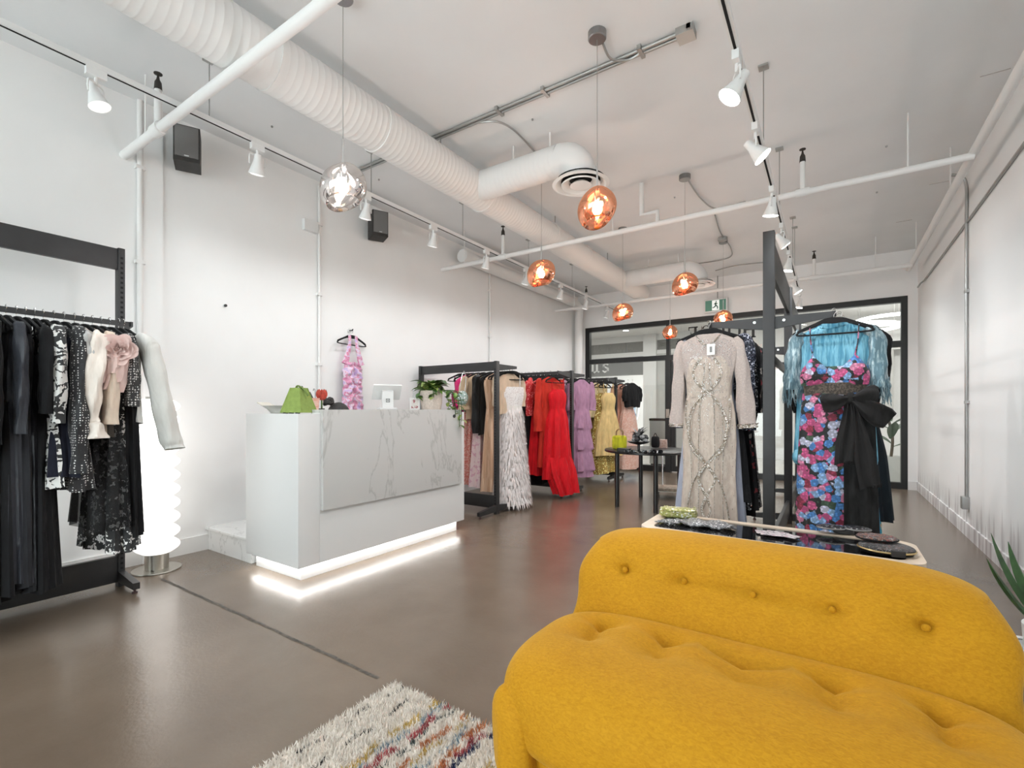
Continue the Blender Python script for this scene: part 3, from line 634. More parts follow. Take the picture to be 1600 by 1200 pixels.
boxo('casing', PLASTW, t, -.19, .19, 0, .05, -.115, .115, .006); boxo('green_panel', mat('exit_green', (.08, .19, .14), .4, emit=.3), t, -.165, .165, -.004, 0, -.09, .09)
boxo('white_square', mat('exit_white', (.8, .85, .82), .4, emit=.5), t, -.055, .06, -.007, -.004, -.085, .085)
bm = B()
for a, b, r in (((.005, .045), (.005, .0), .012), ((.005, 0), (.035, -.03), .01), ((.035, -.03), (.03, -.065), .009), ((.005, 0), (-.02, -.035), .01), ((-.02, -.035), (-.045, -.04), .009), ((.005, .04), (.035, .02), .007), ((.005, .04), (-.025, .015), .007)):
    tube(bm, [(a[0], -.009, a[1]), (b[0], -.009, b[1])], r, 6)
lathe(bm, [(0, -.014), (.014, 0), (0, .014)], 8, (.012, -.009, .062)); obj('running_figure', bm, mat('exit_figure', (.02, .07, .045), .5), t)
tubeo('feed_conduit', [(.03, .02, .115), (.03, .02, ZC - p.z)], .009, CONDUIT, t, 6)
# ------------------------------------------------------------------ service counter
DXF, DY0, DY1 = -2.915, 1.845, 3.56
ck = thing('service_counter', 'white service counter with grey marble front and glowing base', 'counter', (0, 0, 0))
CW = mat('counter_white', (.70, .698, .69), .45)
boxo('counter_body', CW, ck, -3.57, DXF, DY0, DY0 + .02 + .14, .098, 1.122, .003)          # lower return block at the near end
boxo('counter_body', CW, ck, DXF - .10, DXF, DY0 + .16, DY1, .098, 1.128, .003)
boxo('end_panel', CW, ck, -3.57, DXF - .10, DY1 - .05, DY1, .098, 1.128, .003)
boxo('work_surface', CW, ck, -3.57, DXF - .10, DY0 + .16, DY1 - .05, .72, .75)
boxo('marble_panel', MARBLE, ck, DXF, DXF + .028, 2.012, 3.49, .458, 1.15, .002)
boxo('marble_top', MARBLE, ck, DXF - .34, DXF, 2.012, 3.49, 1.128, 1.15, .002)
boxo('plinth', CW, ck, -3.53, DXF - .055, DY0 + .055, DY0 + .15, 0, .098); boxo('plinth', CW, ck, DXF - .12, DXF - .055, DY0 + .15, DY1 - .05, 0, .098)
boxo('led_strip', LED, ck, DXF - .04, DXF - .025, DY0 + .03, DY1 - .03, .091, .097); boxo('led_strip', LED, ck, -3.54, DXF - .03, DY0 + .025, DY0 + .04, .091, .097)
bm = B(); tube(bm, [(DXF + .028, 3.38, 1.09), (DXF + .034, 3.38, 1.09)], .016, 12); obj('cable_grommet', bm, BLACK, ck)
t = thing('raised_platform', 'low pale marble platform against the wall behind the counter', 'platform', (0, 0, 0))
boxo('riser', STEPM, t, XL, -3.6, 1.90, 3.6, 0, .165); boxo('tread', STEPM, t, XL, -3.595, 1.885, 3.6, .165, .185, .003)
# things on the counter ------------------------------------------------
ZL, ZM = 1.123, 1.151
p = PX(467, 640, -3.05)
GREEN = mat('green_felt', (.22, .30, .07), .85, noise=.12, nscale=40, bump=.2, bscale=200)
t = thing('felt_bag', 'green felt pyramid shaped bag on the counter end', 'bag', (-3.08, p.y + .02, ZL), .3)
a, b, h = .083, .038, .172
bm = B(); lo = [(-a, -a), (a, -a), (a, a), (-a, a)]; hi = [(-b, -b), (b, -b), (b, b), (-b, b)]
rows = [[Vector((q[0] + (r_[0] - q[0]) * k, q[1] + (r_[1] - q[1]) * k, .006 + h * k)) for q, r_ in zip(lo, hi)] for k in (0, .25, .5, .75, 1)]
rows_mesh(bm, rows, True, True, True); obj('body', bm, GREEN, t, False)
bm = B()
for q, r_ in zip(lo, hi): tube(bm, [(q[0], q[1], .008), (r_[0], r_[1], h + .006)], .004, 6)
obj('seam_piping', bm, GREEN, t)
obj('handle', tube(B(), polyline([(.0, -.03, h + .005), (.02, -.035, h + .018), (.05, -.02, h - .0), (.085, -.01, h - .05)], 6), .006, 8), mat('green_dark', (.12, .18, .04), .8), t)
for x, y in ((-.02, .0), (.0, .01), (.025, 0)):
    bm = B(); lathe(bm, [(0, -.01), (.008, 0), (0, .01)], 8, (x, y, h + .012)); obj('toggle_bead', bm, mat('bead_black', (.02, .02, .02), .4), t)
for x in (-.05, 0, .05): boxo('foot', BLACK, t, x - .01, x + .01, -.083, -.06, 0, .008)
t = thing('glass_dish', 'clear glass dish left of the green felt bag', 'dish', (-3.28, p.y + .0, ZL))
bm = B(); lathe(bm, [(0, 0), (.06, 0), (.085, .03), (.125, .055), (.12, .055), (.08, .034), (.055, .006), (0, .006)], 26); obj('bowl', bm, mat('milky_glass', (.8, .8, .76), .12, trans=.6), t)
t = tag(boxo('magazine', mat('magazine_cream', (.62, .58, .5), .5), None, -3.5, -3.36, p.y - .05, p.y + .04, ZL + .06, ZL + .066), 'cream leaflet leaning over the glass dish', 'leaflet')
t.location = (-3.43, p.y, ZL + .058); 
for v_ in t.data.vertices: v_.co -= Vector((-3.43, p.y, ZL + .063))
t.rotation_euler = (0, .3, 0)
p = PX(492, 635, -3.2)
t = thing('pink_cup', 'pink striped paper cup behind the green felt bag', 'cup', (-3.2, p.y, ZM))
bm = B(); lathe(bm, [(0, 0), (.026, 0), (.034, .085), (.031, .085), (.024, .005), (0, .005)], 20); obj('cup_wall', bm, ramp_mat('pink_stripes', [(0, (.75, .36, .28)), (.5, (.8, .55, .47))], 9, 'noise', .6, (1, 1, 9), bump=0), t)
tubeo('straw', polyline([(0, 0, .01), (.005, .0, .13), (-.01, .0, .155), (-.02, 0, .14)], 5), .004, mat('straw_grey', (.35, .35, .36), .4), t, 8)
obj('pen', tube(B(), [(.015, .01, .02), (-.02, -.03, .13)], .005, 6), BLACK, t)
p = PX(499, 617, -3.22); t = thing('flower_ornament', 'red tulip shaped ornament standing beside the pink cup', 'ornament', (-3.22, p.y + .02, ZM))
RED0 = mat('coral_red', (.50, .06, .035), .6, noise=.3, nscale=60)
for k in range(5):
    a = k * 2 * PI / 5; bm = B(); leaf_mesh(bm, (.01 * math.cos(a), .01 * math.sin(a), .07), (.028 * math.cos(a), .028 * math.sin(a), .155), .026, (math.cos(a), math.sin(a), 0), .18); obj('petal', bm, RED0, t)
tubeo('stem', [(0, 0, 0), (0, 0, .08)], .006, mat('stem_green', (.05, .12, .03), .6), t, 8)
bm = B(); lathe(bm, [(0, 0), (.022, 0), (.022, .008), (0, .008)], 14); obj('foot', bm, BLACK, t)
# point-of-sale tablet
p = PX(605, 638, -3.08); t = thing('tablet_stand', 'white point of sale tablet on a swivel stand seen from behind', 'tablet', (-3.08, p.y, ZM), -.55)
GREYW = mat('tablet_back', (.68, .68, .67), .35)
boxo('base', GREYW, t, -.09, .07, -.07, .07, 0, .016, .006)
bm = B(); prism(bm, [(-.02, .016), (.035, .016), (.03, .15), (.0, .165), (-.02, .12)], 'y', -.045, .045); obj('neck', bm, GREYW, t, False)
o = boxo('screen_housing', GREYW, t, -.008, .008, -.115, .115, -.08, .08, .006); o.location = (-.012, 0, .145); o.rotation_euler = (0, .75, 0)
bm = B()
for (y0, y1, z0, z1) in ((-.015, .015, .06, .064), (-.015, .015, .086, .09), (-.015, -.011, .06, .09), (.011, .015, .06, .09), (-.004, .004, .071, .079)): box(bm, .0335, .036, y0, y1, z0, z1)
obj('square_emblem', bm, mat('emblem_grey', (.05, .05, .05), .4), t, False)
# potted pothos
p = PX(674, 640, -3.06); t = thing('potted_pothos', 'trailing green pothos in a pale woven pot on the counter', 'plant', (-3.06, p.y, ZM))
WOVEN = mat('woven_pot', (.62, .53, .46), .8, noise=.15, nscale=90, bump=.6, bscale=120)
bm = B(); lathe(bm, [(0, 0), (.088, 0), (.098, .06), (.103, .172), (.09, .172), (.088, .15), (0, .15)], 30); obj('pot', bm, WOVEN, t)
LG = [mat('pothos_green', (.12, .24, .035), .4, noise=.35, nscale=25), mat('pothos_pale', (.28, .36, .09), .4, noise=.35, nscale=25), mat('pothos_dark', (.04, .11, .02), .4, noise=.3, nscale=25)]
rr = random.Random(4)
for i in range(80):
    a = rr.uniform(0, 2 * PI); r0 = rr.uniform(.01, .06); r1 = r0 + rr.uniform(.06, .15); z0 = .16 + rr.uniform(0, .08); z1 = z0 + rr.uniform(-.03, .05)
    bm = B(); leaf_mesh(bm, (r0 * math.cos(a), r0 * math.sin(a), z0), (r1 * math.cos(a), r1 * math.sin(a), z1), rr.uniform(.026, .042), bend=.22); obj('leaf', bm, LG[rr.randrange(3)], t)
for vi, (ax, ay, ln) in enumerate(((.15, .12, .33), (.135, .095, .24), (.10, .12, .2), (.145, .15, .28), (-.03, -.1, .07), (.09, -.07, .05), (.04, .13, .17))):
    pts = polyline([(ax * .5, ay * .5, .17), (ax, ay * 1.05, .175), (ax * 1.25, ay * 1.3, .11), (ax * 1.3, ay * 1.36, .17 - ln * .6), (ax * 1.3, ay * 1.4, .17 - ln)], 5); tubeo('vine', pts, .003, LG[2], t, 5)
    for k in range(5, len(pts), 2):
        q = pts[k]; a = rr.uniform(0, 6.28); bm = B(); leaf_mesh(bm, q, q + Vector((.05 * math.cos(a), .05 * math.sin(a), rr.uniform(-.055, -.0))), rr.uniform(.018, .028), bend=.15); obj('leaf', bm, LG[rr.randrange(3)], t)
p = PX(648, 625, -3.12); t = thing('photo_card', 'small printed photo card standing beside the woven pot', 'card', (-3.12, p.y, ZM), -.6)
boxo('card', mat('card_white', (.75, .74, .73), .5), t, -.003, .003, -.045, .045, 0, .105); boxo('printed_figure', ramp_mat('card_print', [(0, (.7, .66, .62)), (.5, (.35, .1, .12)), (.6, (.6, .5, .45))], 30, 'noise', bump=0), t, .003, .0036, -.03, .03, .01, .09)
p = PX(655, 612, -3.2); o = boxo('card_holder', mat('acrylic', (.85, .87, .87), .1, alpha=.35), None, -.004, .004, -.06, .06, 0, .19); o.location = (-3.2, p.y, ZM); o.rotation_euler = (0, 0, -.6); tag(o, 'clear acrylic card holder behind the photo card', 'card holder')
# ------------------------------------------------------------------ seated person behind the counter
pc = PX(527, 636, -3.46); px_, py_ = -3.46, pc.y
st = thing('stool', 'low black stool behind the service counter', 'stool', (px_ - .02, py_, 0))
bm = B(); lathe(bm, [(0, .42), (.17, .42), (.18, .44), (.17, .46), (0, .465)], 24); obj('seat', bm, BLACK, st)
bm = B(); lathe(bm, [(0, .0), (.105, 0), (.105, .015), (.02, .03), (.02, .42), (0, .42)], 20); obj('pedestal', bm, CHROME, st)
pr = thing('person', 'person seated behind the counter, only dark bun of hair showing', 'person', (px_, py_, -.005), 0)
me = bpy.data.meshes.new('body')
J = {'pel': (-.04, 0, .54, .13), 'wai': (-.06, 0, .68, .115), 'che': (-.05, 0, .83, .12), 'nek': (-.01, 0, .955, .05), 'nk2': (.02, 0, 1.0, .05),
     'shl': (-.04, .15, .90, .06), 'shr': (-.04, -.15, .90, .06), 'ell': (.06, .2, .68, .042), 'elr': (.06, -.2, .68, .042), 'wrl': (.22, .14, .74, .03), 'wrr': (.22, -.14, .74, .03), 'hal': (.29, .12, .765, .03), 'har': (.29, -.12, .765, .03),
     'hil': (.0, .09, .52, .09), 'hir': (.0, -.09, .52, .09), 'knl': (.33, .1, .5, .065), 'knr': (.33, -.1, .5, .065), 'anl': (.3, .1, .1, .04), 'anr': (.3, -.1, .1, .04), 'tol': (.42, .1, .05, .035), 'tor': (.42, -.1, .05, .035)}
for s_, y in (('l', .12), ('r', -.12)):
    for k in range(4): J['f%s%d' % (s_, k)] = (.36 - .008 * abs(k - 1), y + (k - 1.5) * .02, .762, .009)
    J['th' + s_] = (.31, y + (-.045 if s_ == 'l' else .045), .765, .010)
E = [('pel', 'wai'), ('wai', 'che'), ('che', 'nek'), ('nek', 'nk2'), ('che', 'shl'), ('che', 'shr'), ('shl', 'ell'), ('shr', 'elr'), ('ell', 'wrl'), ('elr', 'wrr'), ('wrl', 'hal'), ('wrr', 'har'), ('pel', 'hil'), ('pel', 'hir'), ('hil', 'knl'), ('hir', 'knr'), ('knl', 'anl'), ('knr', 'anr'), ('anl', 'tol'), ('anr', 'tor')]
for s_ in 'lr':
    E += [('ha' + s_, 'f%s%d' % (s_, k)) for k in range(4)] + [('wr' + s_, 'th' + s_)]
keys = list(J); me.from_pydata([J[k][:3] for k in keys], [(keys.index(a), keys.index(b)) for a, b in E], [])
bo = bpy.data.objects.new('body', me); C.objects.link(bo); bo.parent = pr
sk = bo.modifiers.new('skin', 'SKIN'); bo.modifiers.new('sub', 'SUBSURF').levels = 1; bo.modifiers['sub'].render_levels = 1
for i, k in enumerate(keys): me.skin_vertices[0].data[i].radius = (J[k][3], J[k][3] * (1.25 if k in ('che', 'wai') else 1)); me.skin_vertices[0].data[i].use_root = (k == 'pel')
me.materials.append(fabric('black_jersey', (.02, .02, .022)))
SKIN = mat('skin', (.55, .36, .27), .5); HAIR = mat('dark_hair', (.012, .009, .008), .45, noise=.5, nscale=60, bump=.5, bscale=90)
def headf(q):
    x, y, z = q; # a face with brow, nose, chin (facing +x)
    if x > .02: x += .012 * math.exp(-((y / .012) ** 2 + ((z - 1.085) / .018) ** 2)) + .004 * math.exp(-((y / .05) ** 2 + ((z - 1.125) / .012) ** 2)) - .006 * math.exp(-(((abs(y) - .03) / .014) ** 2 + ((z - 1.11) / .012) ** 2))
    return Vector((x, y, z))
rows = []
for i in range(21):
    a = PI * i / 20; rows.append([headf((.03 + .092 * math.sin(a) * math.cos(2 * PI * j / 28) * (1 if math.cos(a) > 0 else .9), .072 * math.sin(a) * math.sin(2 * PI * j / 28), 1.10 + .105 * math.cos(a))) if 0 < i < 20 else Vector((.03 + .001 * math.cos(2 * PI * j / 28), .001 * math.sin(2 * PI * j / 28), 1.10 + .105 * math.cos(a))) for j in range(28)])
hd = obj('head', rows_mesh(B(), rows, True, True, True), SKIN, pr)
for s_ in (-1, 1):
    bm = B(); superell(bm, (.028, s_ * .073, 1.09), (.016, .006, .028), 1, 1, 8, 10); obj('ear', bm, SKIN, hd)
    bm = B(); superell(bm, (.112, s_ * .03, 1.112), (.006, .011, .007), 1, 1, 8, 10); obj('eye', bm, mat('eye_dark', (.03, .02, .015), .3), hd)
bm = B(); superell(bm, (.108, 0, 1.05), (.008, .02, .006), 1, 1, 8, 10); obj('mouth', bm, mat('lips', (.4, .15, .13), .5), hd)
rows = []
for i in range(15):
    a = .02 + 1.9 * i / 14
    rows.append([Vector((.018 + (.112 if math.cos(2 * PI * j / 36) < 0 or a < 1.25 else .105 - .05 * (a - 1.25)) * math.sin(a) * math.cos(2 * PI * j / 36) * (1 + .03 * math.sin(9 * 2 * PI * j / 36)), .083 * math.sin(a) * math.sin(2 * PI * j / 36), 1.105 + .112 * math.cos(a))) for j in range(36)])
hr = obj('hair', rows_mesh(B(), rows, True, True, False), HAIR, pr)
bm = B()
for k in range(7):
    a = k * 2.4; tube(bm, polyline([(-.055 + .03 * math.cos(a + s2) * (1 - .1 * k), -.045 + .035 * math.sin(a + s2), 1.205 + .006 * k + .012 * math.sin(3 * s2)) for s2 in (0, .8, 1.6, 2.4, 3.2, 4.0)], 4), .014, 8)
obj('bun', bm, HAIR, hr)
# ------------------------------------------------------------------ glowing stacked floor lamp
p = PZ(245, 890, 0); t = thing('floor_lamp', 'glowing white stacked disc floor lamp on steel base', 'floor lamp', (p.x, p.y, 0))
bm = B(); lathe(bm, [(0, 0), (.148, 0), (.15, .005), (.148, .011), (0, .012)], 40); obj('base', bm, STEEL, t)
bm = B(); lathe(bm, [(0, .012), (.072, .012), (.072, .125), (0, .125)], 32); obj('stem', bm, STEEL, t)
z = .125; pit = .1
for k in range(11):
    bm = B(); prof = [(0, 0)] + [(.088 + .052 * math.sin(PI * q / 10), pit * q / 10) for q in range(11)] + [(0, pit)]
    lathe(bm, prof, 36, (0, 0, z + k * pit)); obj('shade_disc', bm, LAMPW, t)
zt = z + 11 * pit
bm = B(); lathe(bm, [(0, zt), (.066, zt), (.066, zt + .016), (0, zt + .016)], 28); obj('top_plate', bm, STEEL, t); tubeo('top_rod', [(0, 0, zt), (0, 0, zt + .12)], .007, STEEL, t, 8)
# ------------------------------------------------------------------ racks
def upright(par, x, y, h, along='y', w=.036, d=.06, z0=0.0):
    hx, hy = (d / 2, w / 2) if along == 'y' else (w / 2, d / 2)
    o = boxo('upright', BLACK, par, x - hx, x + hx, y - hy, y + hy, z0, h, .003); bm = B(); k = int((h - .12) / .032)
    for i in range(k):
        z = .08 + i * .032
        if along == 'y': box(bm, x + hx - .002, x + hx + .001, y - .007, y + .007, z, z + .014); 
        else: box(bm, x - .006, x + .006, y - hy - .001, y - hy + .002, z, z + .014)
    obj('slot_row', bm, SLOT, o, False); return o
def arm(par, p, d, ln, h0=.075, h1=.03, th=.012):
    """tapered cantilever arm from p along horizontal unit d"""
    d = Vector(d); s = Vector((-d.y, d.x, 0)) * th / 2; p = Vector(p); bm = B()
    q = [p, p + d * ln, p + d * ln + Vector((0, 0, -h1)), p + Vector((0, 0, -h0))]
    lo = [bm.verts.new(v_ - s) for v_ in q]; hi = [bm.verts.new(v_ + s) for v_ in q]
    for i in range(4): bm.faces.new((lo[i], lo[(i + 1) % 4], hi[(i + 1) % 4], hi[i]))
    bm.faces.new(lo); bm.faces.new(hi[::-1]); return obj('arm', bm, BLACK, par, False)
def railo(par, a, b, w=.013, h=.03):
    a, b = Vector(a), Vector(b); d = (b - a).normalized(); s = Vector((-d.y, d.x, 0)) * w / 2; bm = B()
    vs_ = []
    for c_ in (a, b): vs_.append([bm.verts.new(c_ + o_) for o_ in (-s, s, s + Vector((0, 0, h)), -s + Vector((0, 0, h)))])
    for i in range(4): bm.faces.new((vs_[0][i], vs_[0][(i + 1) % 4], vs_[1][(i + 1) % 4], vs_[1][i]))
    bm.faces.new(vs_[0]); bm.faces.new(vs_[1][::-1]); return obj('hang_rail', bm, BLACK, par, False)
def foot(par, p, d, ln):
    d = Vector(d); p = Vector(p); s = Vector((-d.y, d.x, 0)) * .018; bm = B(); q = [p + Vector((0, 0, .03)), p + d * ln + Vector((0, 0, .03)), p + d * ln + Vector((0, 0, .07)), p + Vector((0, 0, .1))]
    lo = [bm.verts.new(v_ - s) for v_ in q]; hi = [bm.verts.new(v_ + s) for v_ in q]
    for i in range(4): bm.faces.new((lo[i], lo[(i + 1) % 4], hi[(i + 1) % 4], hi[i]))
    bm.faces.new(lo); bm.faces.new(hi[::-1]); o = obj('foot', bm, BLACK, par, False)
    e = p + d * (ln - .03); bm = B(); lathe(bm, [(0, 0), (.016, 0), (.016, .01), (.007, .012), (.007, .032), (0, .032)], 12, (e.x, e.y, 0)); obj('levelling_foot', bm, mat('level_foot', (.06, .03, .03), .5), o)
# rack along the left wall, near the camera
LX, LY1, LY0, LH = -3.87, 1.19, -.05, 2.2; RZ, RX = 1.66, -3.6
lr = thing('garment_rack', 'black slotted garment rack along the left wall near camera', 'rack', (0, 0, 0), group='black garment racks')
upright(lr, LX, LY1, LH); upright(lr, LX, LY0, LH)
boxo('top_beam', BLACK, lr, LX - .012, LX + .02, LY0 + .018, LY1 - .018, LH - .14, LH - .005, .003); boxo('bottom_beam', BLACK, lr, LX - .012, LX + .02, LY0 + .018, LY1 - .018, .03, .2, .003)
for y in (LY1, LY0):
    foot(lr, (LX + .03, y, 0), (1, 0, 0), .24)
    arm(lr, (LX + .03, y - .03 if y > 1 else y + .03, RZ + .03), (1, 0, 0), .26)
railo(lr, (RX, LY0, RZ), (RX, LY1 - .035, RZ))
# racks standing out from the left wall
def cross_rack(label, y, x0, x1, h=1.685, front=False, rear=True):
    t = thing('garment_rack', label, 'rack', (0, 0, 0), group='black garment racks')
    for x in (x0, x1):
        upright(t, x, y, h, 'x')
        for s in (-1, 1): foot(t, (x, y + s * .03, 0), (0, s, 0), .3)
        for s, on in ((-1, front), (1, rear)):
            if on: arm(t, (x, y + s * .03, h - .03), (0, s, 0), .37)
    boxo('top_beam', BLACK, t, x0 + .018, x1 - .018, y - .015, y + .015, h - .105, h - .005, .003); boxo('bottom_beam', BLACK, t, x0 + .018, x1 - .018, y - .015, y + .015, .06, .2, .003)
    for s, on in ((-1, front), (1, rear)):
        if on: railo(t, (x0, y + s * .37, h - .065), (x1, y + s * .37, h - .065))
    return t
CRZ = 1.685 - .065 + .03
cross_rack('black garment rack just behind the counter, white gown at its end', 4.30, -4.2, -3.06)
cross_rack('black garment rack holding red gowns, middle of the wall racks', 5.92, -4.1, -2.95, front=True)
cross_rack('black garment rack holding yellow gowns nearest the storefront', 7.54, -4.1, -2.95, front=True)
# tall double-sided rack in mid floor
CX, CY, CH = -.352, (3.75, 5.58, 7.4), 2.38; AZ = 1.79; CLX, CRX = CX - .385, CX + .372
cr_ = thing('garment_rack', 'tall black double sided rack in the middle of the floor', 'rack', (0, 0, 0), group='black garment racks')
for y in CY:
    boxo('upright', BLACK, cr_, CX - .036, CX + .036, y - .03, y + .03, 0, CH, .003)
    for s in (-1, 1):
        arm(cr_, (CX + s * .036, y, AZ), (s, 0, 0), .35, .085, .035, .014); foot(cr_, (CX + s * .036, y, 0), (s, 0, 0), .3)
        bm = B(); tube(bm, [(CX + s * .09, y - .007, AZ - .03), (CX + s * .09, y - .013, AZ - .03)], .009, 10); obj('bolt', bm, CHROME, cr_)
for a, b in zip(CY, CY[1:]):
    boxo('top_beam', BLACK, cr_, CX - .014, CX + .014, a + .03, b - .03, CH - .26, CH - .005, .003); boxo('bottom_beam', BLACK, cr_, CX - .014, CX + .014, a + .03, b - .03, .08, .24, .003)
    boxo('mid_beam', BLACK, cr_, CX - .012, CX + .012, a + .03, b - .03, AZ - .30, AZ - .24, .003)
for x in (CLX, CRX): railo(cr_, (x, CY[0] - .03, AZ - .035), (x, CY[2], AZ - .035), .013, .03)
# ------------------------------------------------------------------ garments
def interp(levels, step):
    A = np.array([[l[i] if i < len(l) else 0 for i in range(6)] for l in levels], float)   # z a b amp cx cy
    s = np.concatenate([[0], np.cumsum(np.abs(np.diff(A[:, 0])) + 1e-4)]); k = max(6, int(s[-1] / step)); q = np.linspace(0, s[-1], k + 1)
    out = np.stack([np.interp(q, s, A[:, i]) for i in range(6)], 1)
    for _ in range(2): out[1:-1, 1:] = (out[:-2, 1:] + 2 * out[1:-1, 1:] + out[2:, 1:]) / 4
    return out
def drape(levels, seed=0, k=6, n=44, step=.03, tiers=None, ta=.025, tb=.02, e=.85, jag=0):
    """cloth tube hanging down: rings of a flattened oval with folds growing toward the hem"""
    rr = random.Random(seed); p = [rr.uniform(0, 6.28) for _ in range(4)]; tw = rr.uniform(-.6, .6); rows = []
    L_ = interp(levels, step); zt, zb = L_[0][0], L_[-1][0]
    for z, a, b, amp, cx, cy in L_:
        if tiers:
            f = ((zt - z) / tiers) % 1.0; a2, b2 = a + ta * f, b + tb * f; am = amp * (.5 + f)
        else: a2, b2, am = a, b, amp
        row = []
        for j in range(n):
            t = 2 * PI * j / n; fo = am * (math.sin(k * t + p[0] + tw * z * 2) + .55 * math.sin((2 * k + 1) * t + p[1] - z) + .3 * math.sin(3 * t + p[2] + 3 * z))
            zz = z + (rr.uniform(-jag, jag) if jag else 0)
            if z <= zb + 1e-6: zz += .008 * math.sin(3 * t + p[3])
            row.append(Vector((cx + (a2 + fo * .9) * sgp(math.cos(t), e), cy + (b2 + fo) * sgp(math.sin(t), e), zz)))
        rows.append(row)
    return rows_mesh(B(), rows, True, False, False)
def sleeve(path, rad, seed=0, flat=.6, n=20, fold=.13):
    """path of points, rad list; section flattened in y"""
    pts = polyline(path, 6); rr = random.Random(seed); p = rr.uniform(0, 6); k = len(pts); rs = np.interp(np.linspace(0, 1, k), np.linspace(0, 1, len(rad)), rad); rows = []
    for i, c in enumerate(pts):
        d = (pts[min(i + 1, k - 1)] - pts[max(i - 1, 0)]).normalized(); s = Vector((0, 1, 0)); u = d.cross(s).normalized()
        rows.append([c + (u * math.cos(2 * PI * j / n) + s * flat * math.sin(2 * PI * j / n)) * rs[i] * (1 + fold * math.sin(4 * 2 * PI * j / n + p + i * .5) + fold * .7 * math.sin(i * 1.3 + p)) for j in range(n)])
    return rows_mesh(B(), rows, True, False, False)
HG = 'hangers on the racks'
_hm = {}
def hanger_mesh():
    if _hm: return _hm
    bm = B(); up_ = polyline([(-.203, -.128), (-.19, -.112), (-.1, -.075), (0, -.05), (.1, -.075), (.19, -.112), (.203, -.128)], 5) if False else [q.xz for q in polyline([(-.203, 0, -.128), (-.19, 0, -.112), (-.1, 0, -.072), (-.04, 0, -.048), (.04, 0, -.048), (.1, 0, -.072), (.19, 0, -.112), (.203, 0, -.128)], 5)]
    lo_ = [(q[0] * .97, q[1] - .016 - .022 * math.exp(-(q[0] / .07) ** 2)) for q in up_]
    vr = [[bm.verts.new((x, y, z)) for (x, z) in ln] for ln, y in ((up_, -.006), (up_, .006), (lo_, .006), (lo_, -.006))]
    for a_, b_ in zip(vr, vr[1:] + vr[:1]):
        for i in range(len(up_) - 1): bm.faces.new((a_[i], a_[i + 1], b_[i + 1], b_[i]))
    tube(bm, polyline([(-.2, 0, -.133), (-.19, 0, -.147), (0, 0, -.15), (.19, 0, -.147), (.2, 0, -.133)], 4), .0055, 8); o = obj('frame', bm, VELV_H, None); _hm['f'] = o.data; bpy.data.objects.remove(o)
    bm = B(); tube(bm, polyline([(0, 0, -.055), (0, 0, -.03), (.011, 0, -.012), (.013, 0, .004), (0, 0, .013), (-.012, 0, .004)], 4), .0022, 6); o = obj('hook', bm, CHROME, None); _hm['h'] = o.data; bpy.data.objects.remove(o)
    return _hm
def hanger(short, loc, rz, thick=1.0):
    m = hanger_mesh(); t = thing('clothes_hanger', 'slim black hanger carrying the ' + short, 'hanger', loc, rz, HG)
    for n_, k in (('frame', 'f'), ('hook', 'h')):
        o = bpy.data.objects.new(n_, m[k]); C.objects.link(o); o.parent = t
        if n_ == 'frame': o.scale = (thick, 1, 1)
        # the hook's curl lies across the rail
        if n_ == 'hook': o.rotation_euler = (0, 0, PI / 2 * 0)
    return t
